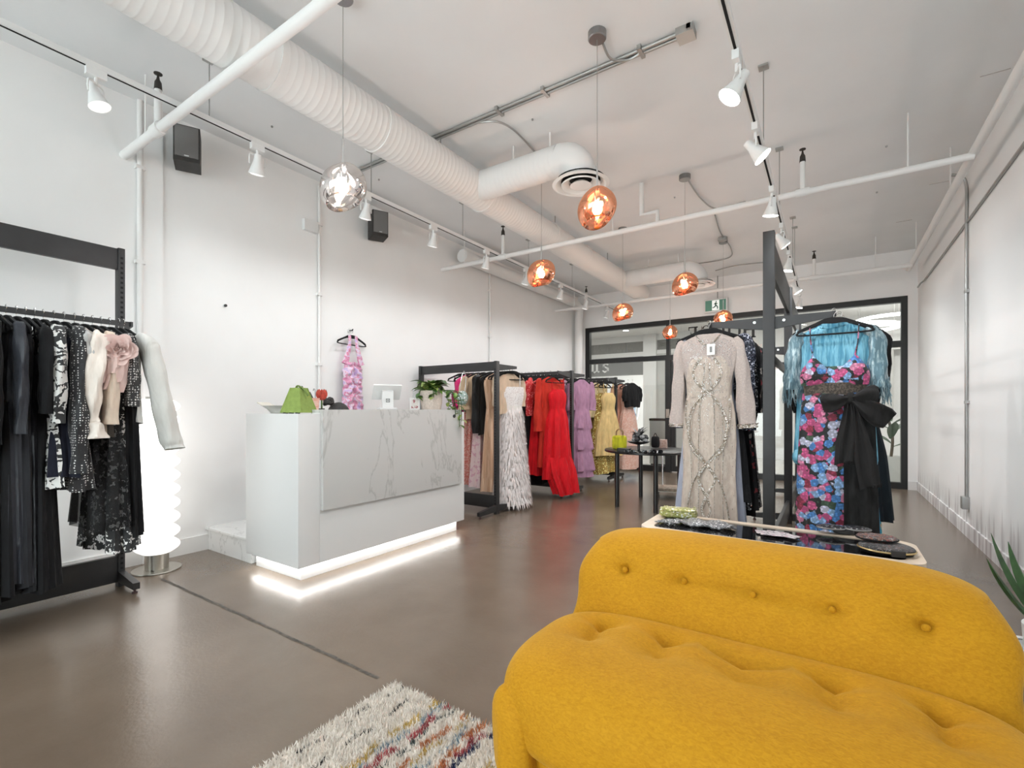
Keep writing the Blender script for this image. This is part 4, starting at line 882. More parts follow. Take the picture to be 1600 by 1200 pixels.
def garment(name, label, cat, short, loc, rz, style, m, length=1.4, m2=None, bulk=1.0, seed=None, group=None, strap=True, sl=None, flare=1.0, width=1.0, folds=6, tiers=None, amp=.017, msl=None, cy=0, jag=0, waistm=None):
    """style: gown (straps), dress (shoulders), top, skirt"""
    seed = R.randrange(9999) if seed is None else seed; t = thing(name, label, cat, loc, rz, group); hanger(short, loc, rz)
    W, b = width, bulk
    if style == 'gown':
        up = [(-.235, .085 * W, .02 * b, 0, 0, cy), (-.27, .14 * W, .03 * b, .003, 0, cy), (-.34, .15 * W, .04 * b, .004, 0, cy), (-.45, .125 * W, .03 * b, .004, 0, cy), (-.50, .125 * W, .03 * b, .004, 0, cy)]
        for s in (-1, 1): obj('strap', tube(B(), polyline([(s * .09 * W, -.012, -.26), (s * .1 * W, -.009, -.16), (s * .105 * W, 0, -.074), (s * .1 * W, .012, -.16), (s * .09 * W, .014, -.26)], 4), .004, 6), m, t)
    elif style == 'skirt': up = None
    else:
        up = [(-.068, .05 * W, .014 * b, 0, 0, cy), (-.085, .09 * W, .02 * b, .001, 0, cy), (-.125, .185 * W, .022 * b, .002, 0, cy), (-.17, .2 * W, .03 * b, .004, 0, cy), (-.3, .175 * W, .042 * b, .006, 0, cy), (-.46, .15 * W, .036 * b, .006, 0, cy), (-.5, .15 * W, .036 * b, .006, 0, cy)]
    if style == 'top':
        lv = up[:-2] + [(-.46, .17 * W, .05 * b, amp * .7, 0, cy), (-length, .185 * W * flare, .055 * b, amp, 0, cy)]
        obj('body', drape(lv, seed, folds), m, t)
    elif style == 'skirt':
        obj('waistband', drape([(-.135, .15 * W, .016, 0, 0, cy), (-.175, .155 * W, .02, 0, 0, cy)], seed, folds), waistm or m, t); obj('skirt', drape([(-.17, .155 * W, .022 * b, .003, 0, cy), (-.4, .18 * W, .035 * b, amp * .6, 0, cy), (-length, .21 * W * flare, .055 * b, amp, 0, cy)], seed, folds, tiers=tiers, jag=jag), m, t)
    else:
        obj('bodice', drape(up, seed, 5), m, t); z0 = up[-1][0]; a0 = up[-1][1]; b0 = up[-1][2]
        lv = [(z0 + .012, a0, b0, .003, 0, cy), (z0 - .12, .165 * W, .042 * b, amp * .5, 0, cy), (z0 - .5 * (length + z0), .19 * W * flare, .052 * b, amp * .9, 0, cy), (-length, .225 * W * flare, .066 * b, amp * 1.2, 0, cy)]
        obj('skirt', drape(lv, seed + 1, folds, tiers=tiers, jag=jag), m2 or m, t)
        if waistm: obj('waistband', drape([(z0 + .03, a0 + .004, b0 + .004, .002, 0, cy), (z0 - .02, a0 + .006, b0 + .006, .002, 0, cy)], seed, 5), waistm, t)
    if sl:
        ln, r0, r1 = sl[:3]; ex = sl[3] if len(sl) > 3 else 0
        for s in (-1, 1):
            obj('sleeve', sleeve([(s * .17 * W, cy, -.125), (s * .205 * W, cy + ex * .3, -.16), (s * (.205 * W + .015), cy + ex * .7, -.16 - ln * .5), (s * (.2 * W + .01), cy + ex, -.16 - ln)], [.025, r0, (r0 + r1) / 2, r1], seed + 5 + s), msl or m, t)
    return t
# fabrics
BLK = fabric('black_crepe', (.007, .007, .008)); BLK2 = fabric('black_satin', (.009, .009, .011), gloss=1); CHAR = fabric('charcoal_wool', (.018, .018, .021)); NAVY = fabric('midnight_navy', (.011, .012, .022))
SHEER = mat('black_sheer_tulle', (.015, .015, .016), .9, alpha=.72); GREYS = fabric('steel_satin', (.035, .037, .045), gloss=1)
DOTS = ramp_mat('black_white_dots', [(0, (.75, .74, .72)), (.26, (.012, .012, .014))], 75, 'dots'); DOTS2 = ramp_mat('silver_dot_rows', [(0, (.6, .58, .55)), (.33, (.02, .018, .018))], 85, 'dots', stretch=(1, 1, .8))
ZEBRA = ramp_mat('black_white_brush_print', [(0, (.7, .69, .67)), (.52, (.015, .015, .016))], 16, 'noise', stretch=(1, 1, 1.3), detail=1.5, dist=.3); BWFLOR = ramp_mat('white_petals_on_black', [(0, (.012, .012, .013)), (.62, (.8, .79, .77)), (.82, (.012, .012, .013))], 48, 'voronoi', dist=.1)
CREAM = fabric('cream_organza', (.80, .72, .65), var=.08); FEATH = fabric('cream_feather', (.66, .54, .44), var=.15); IVORY = fabric('grey_white_suiting', (.62, .61, .58), var=.05); TULW = fabric('smoke_tulle', (.45, .44, .43), var=.4)
GL = 'garments on the near left rack'
def LG_(y, z=RZ + .03): return (RX, y, z)
def lz(v_, u, y): return PX(u, v_, -3.42).z
# near left rack, from its far end toward the camera ------------------
j = garment('jacket', 'pale grey white jacket with long hanging sleeve at the rack end', 'jacket', 'pale grey jacket', LG_(1.125), .10, 'top', IVORY, .62, bulk=.8, group=GL, seed=21)
obj('sleeve', sleeve([(.16, .0, -.12), (.22, .03, -.17), (.25, .075, -.42), (.26, .125, -.70), (.27, .15, -.78)], [.03, .066, .07, .068, .068], 3, .75, 20, .07), IVORY, j); obj('sleeve', sleeve([(-.17, 0, -.125), (-.21, 0, -.2), (-.22, .02, -.66)], [.03, .055, .045], 4), IVORY, j)
bm = B()
for k in range(4): lathe(bm, [(0, -.008), (.008, 0), (0, .008)], 8, (.305 - .002 * k, .115, -.60 - .028 * k))
obj('cuff_button', bm, mat('grey_button', (.5, .5, .48), .4), j)
garment('skirt', 'black pleated midi skirt under the pale grey jacket', 'skirt', 'black pleated skirt', LG_(1.10), .08, 'skirt', BLK, 1.28, bulk=1.2, folds=14, flare=1.1, amp=.01, group=GL, seed=5)
garment('dress', 'black dress with scattered white petals below a dotted top', 'dress', 'petal print dress', LG_(1.055), .12, 'dress', DOTS2, 1.36, m2=BWFLOR, bulk=1.35, folds=7, group=GL, seed=31, sl=(.36, .055, .05, .02), msl=DOTS2)
garment('dress', 'sheer black tulle dress hanging behind the cream blouse', 'dress', 'sheer black dress', LG_(1.015), .05, 'dress', BLK, 1.22, m2=SHEER, bulk=1.5, folds=8, group=GL, seed=41, flare=1.15)
fe = garment('blouse', 'cream feathered top tucked beside the rose blouse', 'blouse', 'cream feathered top', LG_(.975), .1, 'top', FEATH, .70, bulk=.8, group=GL, seed=44, sl=(.46, .05, .055, .0))
cb = garment('blouse', 'cream blouse with a large fabric rose and long sleeve', 'blouse', 'cream rose blouse', LG_(.935), .1, 'top', CREAM, .5, bulk=.8, group=GL, seed=47)
obj('sleeve', sleeve([(.15, -.0, -.13), (.22, -.02, -.18), (.235, -.05, -.40), (.23, -.045, -.58), (.23, -.04, -.62), (.235, -.035, -.70)], [.035, .06, .058, .028, .045, .062], 3, .8, 24, .16), CREAM, cb)
def rosette(par, c, ax, R0, layers, m_, seed):
    ax = Vector(ax).normalized(); sx_, up_ = frame_at(ax); rr = random.Random(seed)
    for k in range(layers):     # wavy petals in rings, the outer ones laid back
        r0 = R0 * (k + .6) / layers; n_ = 3 + k
        for q in range(n_):
            a0 = 2 * PI * q / n_ + k * .7 + rr.uniform(-.2, .2); sp = 1.25 * PI / n_ + .25; rows = []
            for i in range(10):
                t = i / 9 - .5; a = a0 + t * 2 * sp; edge = 1 - (2 * t) ** 2 * .75
                rows.append([Vector(c) + (sx_ * math.cos(a) + up_ * math.sin(a)) * (r0 * (.55 + .6 * g * edge) + .006 * math.sin(5 * a + k) * g) + ax * (.012 + .045 * g * edge * (1 - .75 * k / layers) - .02 * k / layers) for g in (0, .35, .7, 1)])
            obj('rose_petal', rows_mesh(B(), rows, False), m_, par, ang=180)
BLUSHC = fabric('blush_organza', (.76, .57, .53), var=.1)
rosette(cb, (.27, .055, -.20), (1, -.35, .1), .085, 5, BLUSHC, 4)
for k in range(4):     # loose ruffle falling from the rose
    obj('shoulder_ruffle', drape([(-.17 - .03 * k, .03, .04, .006, .225, .05), (-.24 - .04 * k, .05, .055, .014, .235 - .01 * k, .055), (-.30 - .045 * k, .04, .045, .018, .23 - .01 * k, .055 - .008 * k)], 80 + k, 4, 40, .02), BLUSHC, cb)
garment('blouse', 'smoky grey tulle ruffled blouse between dotted and cream pieces', 'blouse', 'smoky tulle blouse', LG_(.895), .0, 'top', TULW, .36, bulk=1.1, group=GL, seed=51, amp=.02, sl=(.18, .06, .05))
garment('dress', 'black dress covered in fine white dots on near rack', 'dress', 'white dotted dress', LG_(.85), .08, 'dress', DOTS, .98, bulk=1.35, group=GL, seed=52, sl=(.72, .055, .06, -.01))
garment('dress', 'midnight navy flared dress next to the white dotted dress', 'dress', 'midnight navy dress', LG_(.808), .05, 'dress', NAVY, .90, bulk=1.35, flare=1.1, group=GL, seed=56)
garment('dress', 'black and white brush print dress on near rack', 'dress', 'brush print dress', LG_(.765), .05, 'dress', ZEBRA, .95, bulk=1.15, group=GL, seed=58, sl=(.45, .062, .045, .0))
spec = [(.73, 'gown', 'black ruched gown left of the brush print dress', 'ruched black gown', BLK, 1.48, dict(sl=(.4, .05, .045))), (.695, 'gown', 'black satin slip gown with glossy folds', 'black satin slip', BLK2, 1.47, {}), (.66, 'dress', 'charcoal sleeveless wool dress among the black gowns', 'charcoal wool dress', CHAR, 1.44, {}),
        (.622, 'dress', 'steel grey satin shirt dress with shiny folds', 'steel satin dress', GREYS, 1.42, dict(sl=(.5, .045, .04))), (.585, 'gown', 'black halter gown showing its hanger bar', 'black halter gown', BLK, 1.46, {}), (.545, 'dress', 'black long sleeved crepe dress on near rack', 'long sleeved crepe dress', BLK, 1.5, dict(sl=(.55, .045, .04))),
        (.505, 'dress', 'dark navy coat dress second from the frame edge', 'navy coat dress', NAVY, 1.42, dict(sl=(.6, .05, .045))), (.465, 'gown', 'plain black column gown near the frame edge', 'black column gown', BLK, 1.57, {}), (.425, 'dress', 'charcoal draped dress at the left frame edge', 'charcoal draped dress', CHAR, 1.54, {}), (.38, 'gown', 'black velvet gown cut by the left frame edge', 'black velvet gown', BLK, 1.58, {})]
for y, stl, lab, sh_, m_, ln, kw in spec:
    garment('gown' if stl == 'gown' else 'dress', lab, 'gown' if stl == 'gown' else 'dress', sh_, LG_(y), R.uniform(.0, .12), stl, m_, ln, bulk=1.15, group=GL, amp=.013, folds=R.choice((5, 6, 7)), **kw)
# ruched pink dress on a wall hook --------------------------------------
p = PX(549, 519, XL + .04); PINK = ramp_mat('pink_lilac_watercolour', [(0, (.36, .20, .55)), (.40, (.62, .45, .72)), (.47, (.78, .66, .74)), (.55, (.62, .18, .34)), (.62, (.72, .36, .52)), (.75, (.75, .68, .76))], 11, 'noise', const=False, detail=4, dist=.5)
wh = thing('wall_hook', 'small white wall hook holding the pink dress', 'hook', (XL, p.y, p.z + .02)); obj('plate', tube(B(), [(0, 0, 0), (.012, 0, 0)], .022, 14), PLASTW, wh); obj('peg', tube(B(), [(.012, 0, 0), (.06, 0, -.004), (.064, 0, .012)], .006, 8), BLACK, wh)
pl = (XL + .05, p.y, p.z + .012); pk = thing('dress', 'pink and lilac ruched mini dress hanging on the left wall', 'dress', pl, PI / 2 + .08); hanger('pink ruched dress', pl, PI / 2 + .08, .95)
for s in (-1, 1): obj('strap', sleeve([(s * .045, -.014, -.052), (s * .05, -.02, -.15), (s * .085, -.022, -.28), (s * .11, -.02, -.36)], [.018, .022, .03, .045], 5, .3), PINK, pk)
for s in (-1, 1):
    rows = []
    for i in range(64):
        z = -.33 - i * .0105; hw = np.interp(-z, [.33, .42, .55, .75, 1.0], [.09, .125, .12, .135, .15]); row = []
        for q in range(13):
            f = q / 12; x = s * f * hw * 1.0; puff = .05 * math.sin(PI * min(1, f * .96 + .04)) ** .7
            gath = .014 * (1 - f * .6) * math.sin(z * 62 + 7 * f + s) + .006 * math.sin(z * 131 + 3 * s)
            row.append(Vector((x + s * .004, -.008 - puff - gath * (f > .01), z - .03 * f * (1 - f) * 2)))
        rows.append(row)
    obj('ruched_panel', rows_mesh(B(), rows, False), PINK, pk, ang=180)
rows = [[Vector((x, .0, z)) for x in (-.1, 0, .1)] for z in (-.36, -.6, -1.0)]; obj('back_panel', rows_mesh(B(), rows, False), PINK, pk)
obj('ruching_cord', tube(B(), [(0.003 * (-1) ** i, -.022, -.35 - i * .02) for i in range(33)], .005, 6), PINK, pk)
# wall rack behind the counter ------------------------------------------
GB = 'garments on the rack behind the counter'; GC = 'garments on the middle wall rack'; GD = 'garments on the yellow wall rack'
def at(x, y, z=CRZ): return (x, y, z)
FR = PI / 2      # rail runs along x: garment width runs along y
MAG = fabric('magenta_satin', (.40, .012, .14), gloss=1); FUCH = fabric('fuchsia_satin', (.72, .03, .19), gloss=1); CORAL = ramp_mat('coral_lace', [(0, (.55, .16, .13)), (.5, (.62, .36, .3))], 60, 'noise', detail=2); BEIGE = fabric('champagne_satin', (.62, .45, .30), gloss=1); LEATH = fabric('black_leather', (.012, .012, .012), gloss=1)
PGOLD = ramp_mat('peach_pleats', [(0, (.62, .38, .24)), (.5, (.75, .5, .34))], 24, 'noise', stretch=(1, 1, .08)); BLUSH = ramp_mat('blush_print', [(0, (.7, .55, .55)), (.55, (.6, .35, .42)), (.7, (.72, .6, .58))], 22, 'noise'); WTUL = fabric('white_tulle', (.80, .74, .72), var=.1); LACEW = ramp_mat('white_lace', [(0, (.8, .76, .74)), (.55, (.66, .6, .58))], 70, 'noise')
garment('gown', 'deep magenta satin gown left of the champagne blouse', 'gown', 'magenta gown', at(-3.86, 4.67), FR - .3, 'gown', MAG, 1.38, bulk=1.2, group=GB)
garment('blouse', 'bright fuchsia satin top beside the magenta gown', 'blouse', 'fuchsia top', at(-3.75, 4.67), FR - .4, 'top', FUCH, .36, bulk=1.2, group=GB)
garment('gown', 'coral lace gown behind the champagne blouse', 'gown', 'coral lace gown', at(-3.68, 4.67), FR - .1, 'dress', CORAL, 1.40, bulk=1.2, group=GB)
garment('blouse', 'champagne satin blouse with loose ruffled sleeves', 'blouse', 'champagne blouse', at(-3.59, 4.67), FR - .3, 'top', BEIGE, .62, bulk=1.1, group=GB, sl=(.34, .06, .085), flare=.9)
garment('gown', 'blush printed gown between champagne blouse and leather jacket', 'gown', 'blush printed gown', at(-3.51, 4.67), FR - .1, 'gown', BLUSH, 1.42, bulk=1.3, group=GB)
garment('jacket', 'black leather jacket on the rack behind the counter', 'jacket', 'leather jacket', at(-3.40, 4.67), FR - .35, 'top', LEATH, .80, bulk=1.2, group=GB, sl=(.62, .06, .055))
garment('gown', 'peach gold pleated gown behind the leather jacket', 'gown', 'peach pleated gown', at(-3.33, 4.67), FR - .2, 'dress', PGOLD, 1.46, bulk=1.3, group=GB, folds=12, amp=.008)
garment('blouse', 'pale champagne lace blouse just beyond the rack post', 'blouse', 'pale lace blouse', at(-3.14, 4.67), FR - .2, 'top', fabric('pale_champagne', (.68, .52, .38)), .55, bulk=1.0, group=GB, sl=(.3, .05, .05))
wg = thing('gown', 'white strapless tulle gown with feathery ruffles at the rack end', 'gown', at(-3.10, 4.67), FR - .555, GB); hanger('white tulle gown', at(-3.10, 4.67), FR - .555)
obj('bodice', drape([(-.235, .14, .03, .004), (-.27, .15, .045, .004), (-.36, .14, .05, .004), (-.46, .115, .045, .004), (-.49, .115, .045, .003)], 3, 5), LACEW, wg)
obj('waistband', drape([(-.455, .119, .05, .001), (-.495, .121, .052, .001)], 3, 5), fabric('ivory_band', (.76, .72, .68), gloss=1), wg)
for s in (-1, 1): obj('strap', tube(B(), polyline([(s * .1, -.01, -.24), (s * .1, 0, -.07), (s * .1, .012, -.24)], 4), .003, 5), LACEW, wg)
for k in range(16):     # overlapping feathery ruffles down the skirt
    z = -.475 - k * .066; f = k / 15; obj('ruffle', drape([(z, .12 + .075 * f, .05 + .07 * f, .004), (z - .05, .126 + .078 * f, .056 + .074 * f, .008), (z - .105 - .03 * (k == 15), .136 + .08 * f, .066 + .08 * f, .014)], 60 + k, 15, 72, .02, jag=.006), WTUL, wg)
bm = B(); rr = random.Random(5)
for i in range(2600):
    f = rr.random(); a = rr.uniform(0, 2 * PI); z = -.5 - f * 1.08; ra, rb = .13 + .1 * f, .06 + .13 * f; q = Vector((ra * math.cos(a), rb * math.sin(a), z)); o_ = Vector((math.cos(a) * .03, math.sin(a) * .035, -.05 - rr.uniform(0, .03)))
    sd = Vector((-math.sin(a), math.cos(a), 0)) * .008; v1, v2, v3 = bm.verts.new(q - sd), bm.verts.new(q + sd), bm.verts.new(q + o_); bm.faces.new((v1, v2, v3))
tag(obj('feather_fringe', bm, WTUL, wg, False), kind='stuff')
# round beaded bag hanging at the end of the counter
p = PY(719, 622, 4.2); bg = thing('beaded_bag', 'round pale green beaded bag hanging beside the pothos', 'bag', (p.x, 4.24, p.z))
bm = B(); superell(bm, (0, 0, 0), (.075, .05, .085), 1, 1, 16, 20); obj('body', bm, sequin('pale_green_beads', (.25, .36, .33), (.42, .5, .47), 90, .4, .1), bg)
obj('handle', tube(B(), polyline([(-.04, 0, .075), (-.035, .02, .22), (0, .03, .31), (.035, .02, .22), (.04, 0, .075)], 5), .004, 6), CHROME, bg)
# middle rack: reds ------------------------------------------------------
DRED = sequin('dark_red_sequins', (.09, .012, .015), (.22, .03, .03), 110); BFLO = ramp_mat('black_red_floral', [(0, (.012, .012, .014)), (.6, (.3, .04, .05)), (.72, (.012, .012, .014)), (.9, (.55, .5, .45))], 38, 'voronoi'); REDS = sequin('bright_red_sequins', (.62, .02, .028), (.75, .05, .05), 120, .4, .15); RED = fabric('scarlet_chiffon', (.62, .008, .015), var=.15); REDO = fabric('orange_red_crepe', (.58, .035, .02)); NUDEP = fabric('dusty_rose', (.5, .26, .24))
yC = 5.55
garment('gown', 'nude pink gown at the wall end of the red rack', 'gown', 'nude pink gown', at(-3.72, yC), FR - .1, 'gown', NUDEP, 1.3, bulk=1.3, group=GC)
garment('gown', 'dark red sequinned gown beyond the white tulle gown', 'gown', 'dark red sequinned gown', at(-3.56, yC), FR - .2, 'dress', DRED, 1.36, bulk=1.3, group=GC, sl=(.25, .05, .045))
garment('gown', 'black gown scattered with red and cream flowers', 'gown', 'flower scattered black gown', at(-3.43, yC), FR - .2, 'dress', BFLO, 1.46, bulk=1.4, group=GC, sl=(.4, .05, .045))
garment('gown', 'burgundy trimmed black gown beside the red sequins', 'gown', 'burgundy trimmed gown', at(-3.33, yC), FR - .2, 'gown', BLK, 1.5, bulk=1.2, group=GC)
garment('dress', 'bright red sequinned dress with puffed sleeves', 'dress', 'red sequinned dress', at(-3.21, yC), FR - .3, 'dress', REDS, 1.36, m2=RED, bulk=1.3, group=GC, sl=(.42, .075, .06))
garment('dress', 'orange red crepe set with long wide cuffs', 'dress', 'orange red set', at(-3.08, yC), FR - .3, 'dress', REDO, 1.25, bulk=1.2, group=GC, sl=(.62, .045, .07), flare=.9)
rg = garment('gown', 'scarlet chiffon gown trailing to the floor at the rack end', 'gown', 'scarlet chiffon gown', at(-2.97, yC), FR - .35, 'gown', RED, 1.40, bulk=1.5, group=GC, amp=.02, folds=8)
obj('train', drape([(-1.12, .2, .085, .015), (-1.3, .22, .1, .02, .03, -.02), (-1.6, .17, .10, .026, .09, -.06)], 77, 7, jag=.008), RED, rg)
LIL = fabric('dusty_lilac', (.40, .22, .33), var=.15); LILL = ramp_mat('lilac_lace', [(0, (.42, .24, .35)), (.5, (.55, .37, .47))], 50, 'noise'); yC2 = 6.29
garment('gown', 'dusty lilac lace gown closest to the wall on its rack', 'gown', 'lilac lace gown', at(-3.22, yC2), FR - .2, 'dress', LILL, 1.42, bulk=1.3, group=GC, sl=(.35, .05, .05))
garment('gown', 'dusty lilac tiered gown hanging behind the red rack', 'gown', 'lilac tiered gown', at(-3.08, yC2), FR - .2, 'gown', LIL, 1.44, bulk=1.4, group=GC, tiers=.24, amp=.015)
garment('gown', 'dusty lilac ruffled gown nearest the open floor', 'gown', 'lilac ruffled gown', at(-2.98, yC2), FR - .3, 'dress', LIL, 1.46, bulk=1.4, group=GC, tiers=.3, amp=.016, sl=(.35, .06, .08))
# yellow rack -------------------------------------------------------------
YEL = fabric('pale_yellow_satin', (.72, .56, .24), gloss=1); GOLD = sequin('gold_sequins', (.30, .19, .035), (.52, .36, .10), 90, .35, .4); TGOLD = fabric('golden_tulle', (.68, .50, .22), var=.15); CRM2 = fabric('butter_cream', (.78, .66, .40)); FURW = fabric('white_fur_trim', (.8, .74, .62)); yD = 7.17; yD2 = 7.91
garment('gown', 'mustard gown at the wall end of the yellow rack', 'gown', 'mustard gown', at(-3.42, yD), FR - .2, 'dress', fabric('mustard', (.55, .38, .08)), 1.3, bulk=1.3, group=GD)
yb = garment('coat', 'pale yellow satin robe with fur cuffs on the yellow rack', 'coat', 'pale yellow robe', at(-3.26, yD), FR - .3, 'top', YEL, .95, bulk=1.3, group=GD, sl=(.6, .06, .07))
garment('blouse', 'butter cream blouse with a white fur hem', 'blouse', 'butter cream blouse', at(-3.14, yD), FR - .3, 'top', CRM2, .62, bulk=1.2, group=GD, sl=(.45, .05, .06))
gg = garment('gown', 'gold sequinned mermaid gown reaching the rack base', 'gown', 'gold sequinned gown', at(-3.03, yD), FR - .3, 'gown', GOLD, 1.2, bulk=1.5, group=GD, width=1.05)
obj('mermaid_hem', drape([(-1.12, .22, .09, .01), (-1.35, .26, .12, .02), (-1.5, .30, .15, .03)], 9, 9), GOLD, gg)
garment('gown', 'golden tulle strapless gown at the yellow rack end', 'gown', 'golden tulle gown', at(-2.93, yD), FR - .4, 'gown', TGOLD, 1.22, bulk=1.8, flare=1.25, amp=.012, folds=9, group=GD)
PEA = fabric('peach_chiffon', (.62, .32, .23), var=.12); PEAL = ramp_mat('peach_lace', [(0, (.66, .38, .3)), (.5, (.72, .5, .42))], 40, 'noise')
garment('gown', 'terracotta peach chiffon gown behind the yellow rack', 'gown', 'terracotta peach gown', at(-3.0, yD2), FR - .3, 'dress', PEA, 1.35, bulk=1.4, group=GD, sl=(.4, .06, .06))
garment('gown', 'pale peach lace gown nearest the storefront', 'gown', 'pale peach lace gown', at(-2.88, yD2), FR - .35, 'gown', PEAL, 1.5, bulk=1.9, flare=1.2, group=GD)
garment('jacket', 'short black jacket above the peach gowns', 'jacket', 'short black jacket', at(-2.80, yD2), FR - .3, 'top', BLK, .34, bulk=1.1, group=GD, sl=(.2, .05, .045))
# empty hangers crowding the rails of the wall racks
EH = 'spare black hangers on the wall racks'
def spare(x, y, k, lab):
    m_ = hanger_mesh(); t = thing('clothes_hanger', lab, 'hanger', (x, y, CRZ), FR - R.uniform(.2, .6), EH)
    for n_, q in (('frame', 'f'), ('hook', 'h')):
        o = bpy.data.objects.new(n_, m_[q]); C.objects.link(o); o.parent = t
for i in range(4): spare(-3.24 + .035 * i, 4.67, i, 'spare black hanger on the rail behind the counter post')
for i in range(14): spare(-3.95 + .06 * i, yC, i, 'spare black hanger crowding the rail of red gowns')
for i in range(12): spare(-3.9 + .07 * i, yD, i, 'spare black hanger crowding the rail of yellow gowns')
# ------------------------------------------------------------------ tall rack, left rail
HZ = AZ - .005; GM = 'garments on the tall double rack'
by = CY[0] - .05; bl = (CLX, by, HZ)
BGE = ramp_mat('beaded_champagne_net', [(0, (.40, .32, .265)), (.45, (.50, .415, .35)), (.6, (.58, .50, .43)), (.72, (.42, .345, .285))], 46, 'noise', .55, detail=5, const=False, stretch=(1, 1, .4)); BGS = ramp_mat('sheer_champagne_net', [(0, (.44, .37, .34)), (.55, (.52, .44, .40)), (.66, (.36, .30, .27))], 90, 'noise', .6, detail=2)
BEADS = sequin('silver_champagne_beads', (.34, .28, .22), (.78, .74, .68), 170, .22, .55)
bd = thing('gown', 'champagne beaded long sleeve gown facing out on tall rack', 'gown', bl, .0, GM); hanger('champagne beaded gown', bl, .0, 1.1)
obj('bodice', drape([(-.085, .075, .018, 0), (-.1, .12, .026, .001), (-.13, .19, .03, .002), (-.17, .2, .04, .003), (-.3, .185, .055, .004), (-.42, .155, .055, .004), (-.50, .145, .05, .003), (-.54, .15, .05, .003)], 12, 5, 60, .02), BGS, bd)
obj('lining', drape([(-.235, .10, .045, .001), (-.26, .15, .058, .002), (-.36, .165, .066, .003), (-.5, .152, .056, .003), (-.55, .155, .055, .003)], 15, 5, 60, .02), BGE, bd)
obj('skirt', drape([(-.53, .152, .054, .003), (-.66, .175, .062, .005), (-.85, .182, .066, .007), (-1.1, .175, .066, .009), (-1.6, .20, .075, .012)], 16, 5, 64, .025), BGE, bd)
for s in (-1, 1):
    obj('sleeve', sleeve([(s * .175, 0, -.125), (s * .205, 0, -.2), (s * (.215 + .016 * (s > 0)), .0, -.45), (s * (.215 + .04 * (s > 0)), .01, -.76)], [.022, .036, .046, .062], 7 + s, .6), BGS, bd)
    obj('cuff_beading', sleeve([(s * (.215 + .037 * (s > 0)), .009, -.735), (s * (.215 + .04 * (s > 0)), .01, -.765)], [.063, .065], 7 + s, .62), BEADS, bd)
obj('neck_beading', tube(B(), polyline([(-.09, .0, -.088), (-.07, -.03, -.115), (-.035, -.042, -.155), (0, -.045, -.17), (.035, -.042, -.155), (.07, -.03, -.115), (.09, 0, -.088)], 6), .006, 8), BEADS, bd)
def ribbon(path, wd, par, m_, name='beaded_ribbon', yoff=-.078):
    """flat beaded band lying on the front of the gown: path in (x,z)"""
    pts = polyline([(x, yoff + .22 * x * x * 6 + dy, z) for x, z, dy in path], 8); rows = []
    for i, c in enumerate(pts):
        d = (pts[min(i + 1, len(pts) - 1)] - pts[max(i - 1, 0)]).normalized(); s = Vector((-d.z, 0, d.x)).normalized() * wd; rows.append([c - s, c + Vector((0, -.006, 0)), c + s])
    obj(name, rows_mesh(B(), rows, False), m_, par, ang=180)
for sg_ in (1, -1):
    ribbon([(sg_ * .05, -.27, .012), (sg_ * .095, -.36, .004), (sg_ * .06, -.45, .012), (-sg_ * .07, -.58, .012), (-sg_ * .13, -.74, .0), (-sg_ * .10, -.92, -.002), (0, -1.03, -.004), (sg_ * .055, -1.13, -.004), (0, -1.26, -.006), (-sg_ * .03, -1.36, -.006), (sg_ * .02, -1.46, -.008), (0, -1.55, -.008)], .010, bd, BEADS)
    ribbon([(sg_ * .145, -.56, .01), (sg_ * .15, -.70, .0), (sg_ * .115, -.86, -.002), (sg_ * .03, -.98, -.004), (-sg_ * .06, -1.1, -.004), (-sg_ * .12, -1.25, .0), (-sg_ * .15, -1.45, .0)], .005, bd, BEADS)
    ribbon([(sg_ * .018, -.3, .012), (sg_ * .022, -.42, .014), (sg_ * .05, -.62, .004), (sg_ * .05, -.8, -.002)], .004, bd, BEADS)
bm = B(); rr = random.Random(77)
for i in range(1500):     # scattered silver beads, densest on shoulders and bodice
    z = -.13 - abs(rr.gauss(0, .45)); hw = np.interp(-z, [.13, .2, .5, .8, 1.6], [.15, .18, .14, .17, .18]); x = rr.uniform(-hw, hw)
    if z < -1.55: continue
    yy = -(.034 + np.interp(-z, [.13, .3, .5, .8, 1.6], [.0, .028, .024, .036, .044])) * math.sqrt(max(.05, 1 - (x / (hw + .03)) ** 2)) - .004
    q = Vector((x, yy, z)); r_ = rr.uniform(.0016, .0032); vs_ = [bm.verts.new(q + Vector(o_) * r_) for o_ in ((-1, 0, 0), (1, 0, 0), (0, -1, 0), (0, 0, 1.6), (0, 0, -1.6))]
    for f in ((0, 2, 3), (2, 1, 3), (0, 4, 2), (2, 4, 1)): bm.faces.new([vs_[j] for j in f])
tag(obj('scattered_beads', bm, CHROME, bd, False), kind='stuff')
for x in (-.1, -.05, .05, .1):     # fine vertical bead lines down the skirt
    ribbon([(x, -.62, .0), (x * 1.1, -.9, -.003), (x * 1.05, -1.2, -.006), (x * 1.2, -1.55, -.008)], .0022, bd, BEADS, 'bead_line')
o = boxo('price_tag', mat('tag_paper', (.8, .79, .77), .6), bd, -.0, .055, -.066, -.064, -.245, -.165); boxo('tag_print', mat('tag_ink', (.25, .25, .25), .6), o, .02, .036, -.0668, -.0662, -.225, -.185)
PERI = fabric('periwinkle_chiffon', (.36, .38, .46), var=.12); SEQN = sequin('navy_silver_sequins', (.03, .035, .055), (.16, .17, .22), 130); SEQB = sequin('black_sequins', (.012, .012, .014), (.07, .07, .075), 120); TWEED = ramp_mat('grey_houndstooth', [(0, (.09, .09, .09)), (.5, (.32, .32, .31))], 110, 'dots')
def tl(i): return (CLX, by + .07 + i * .075, HZ)
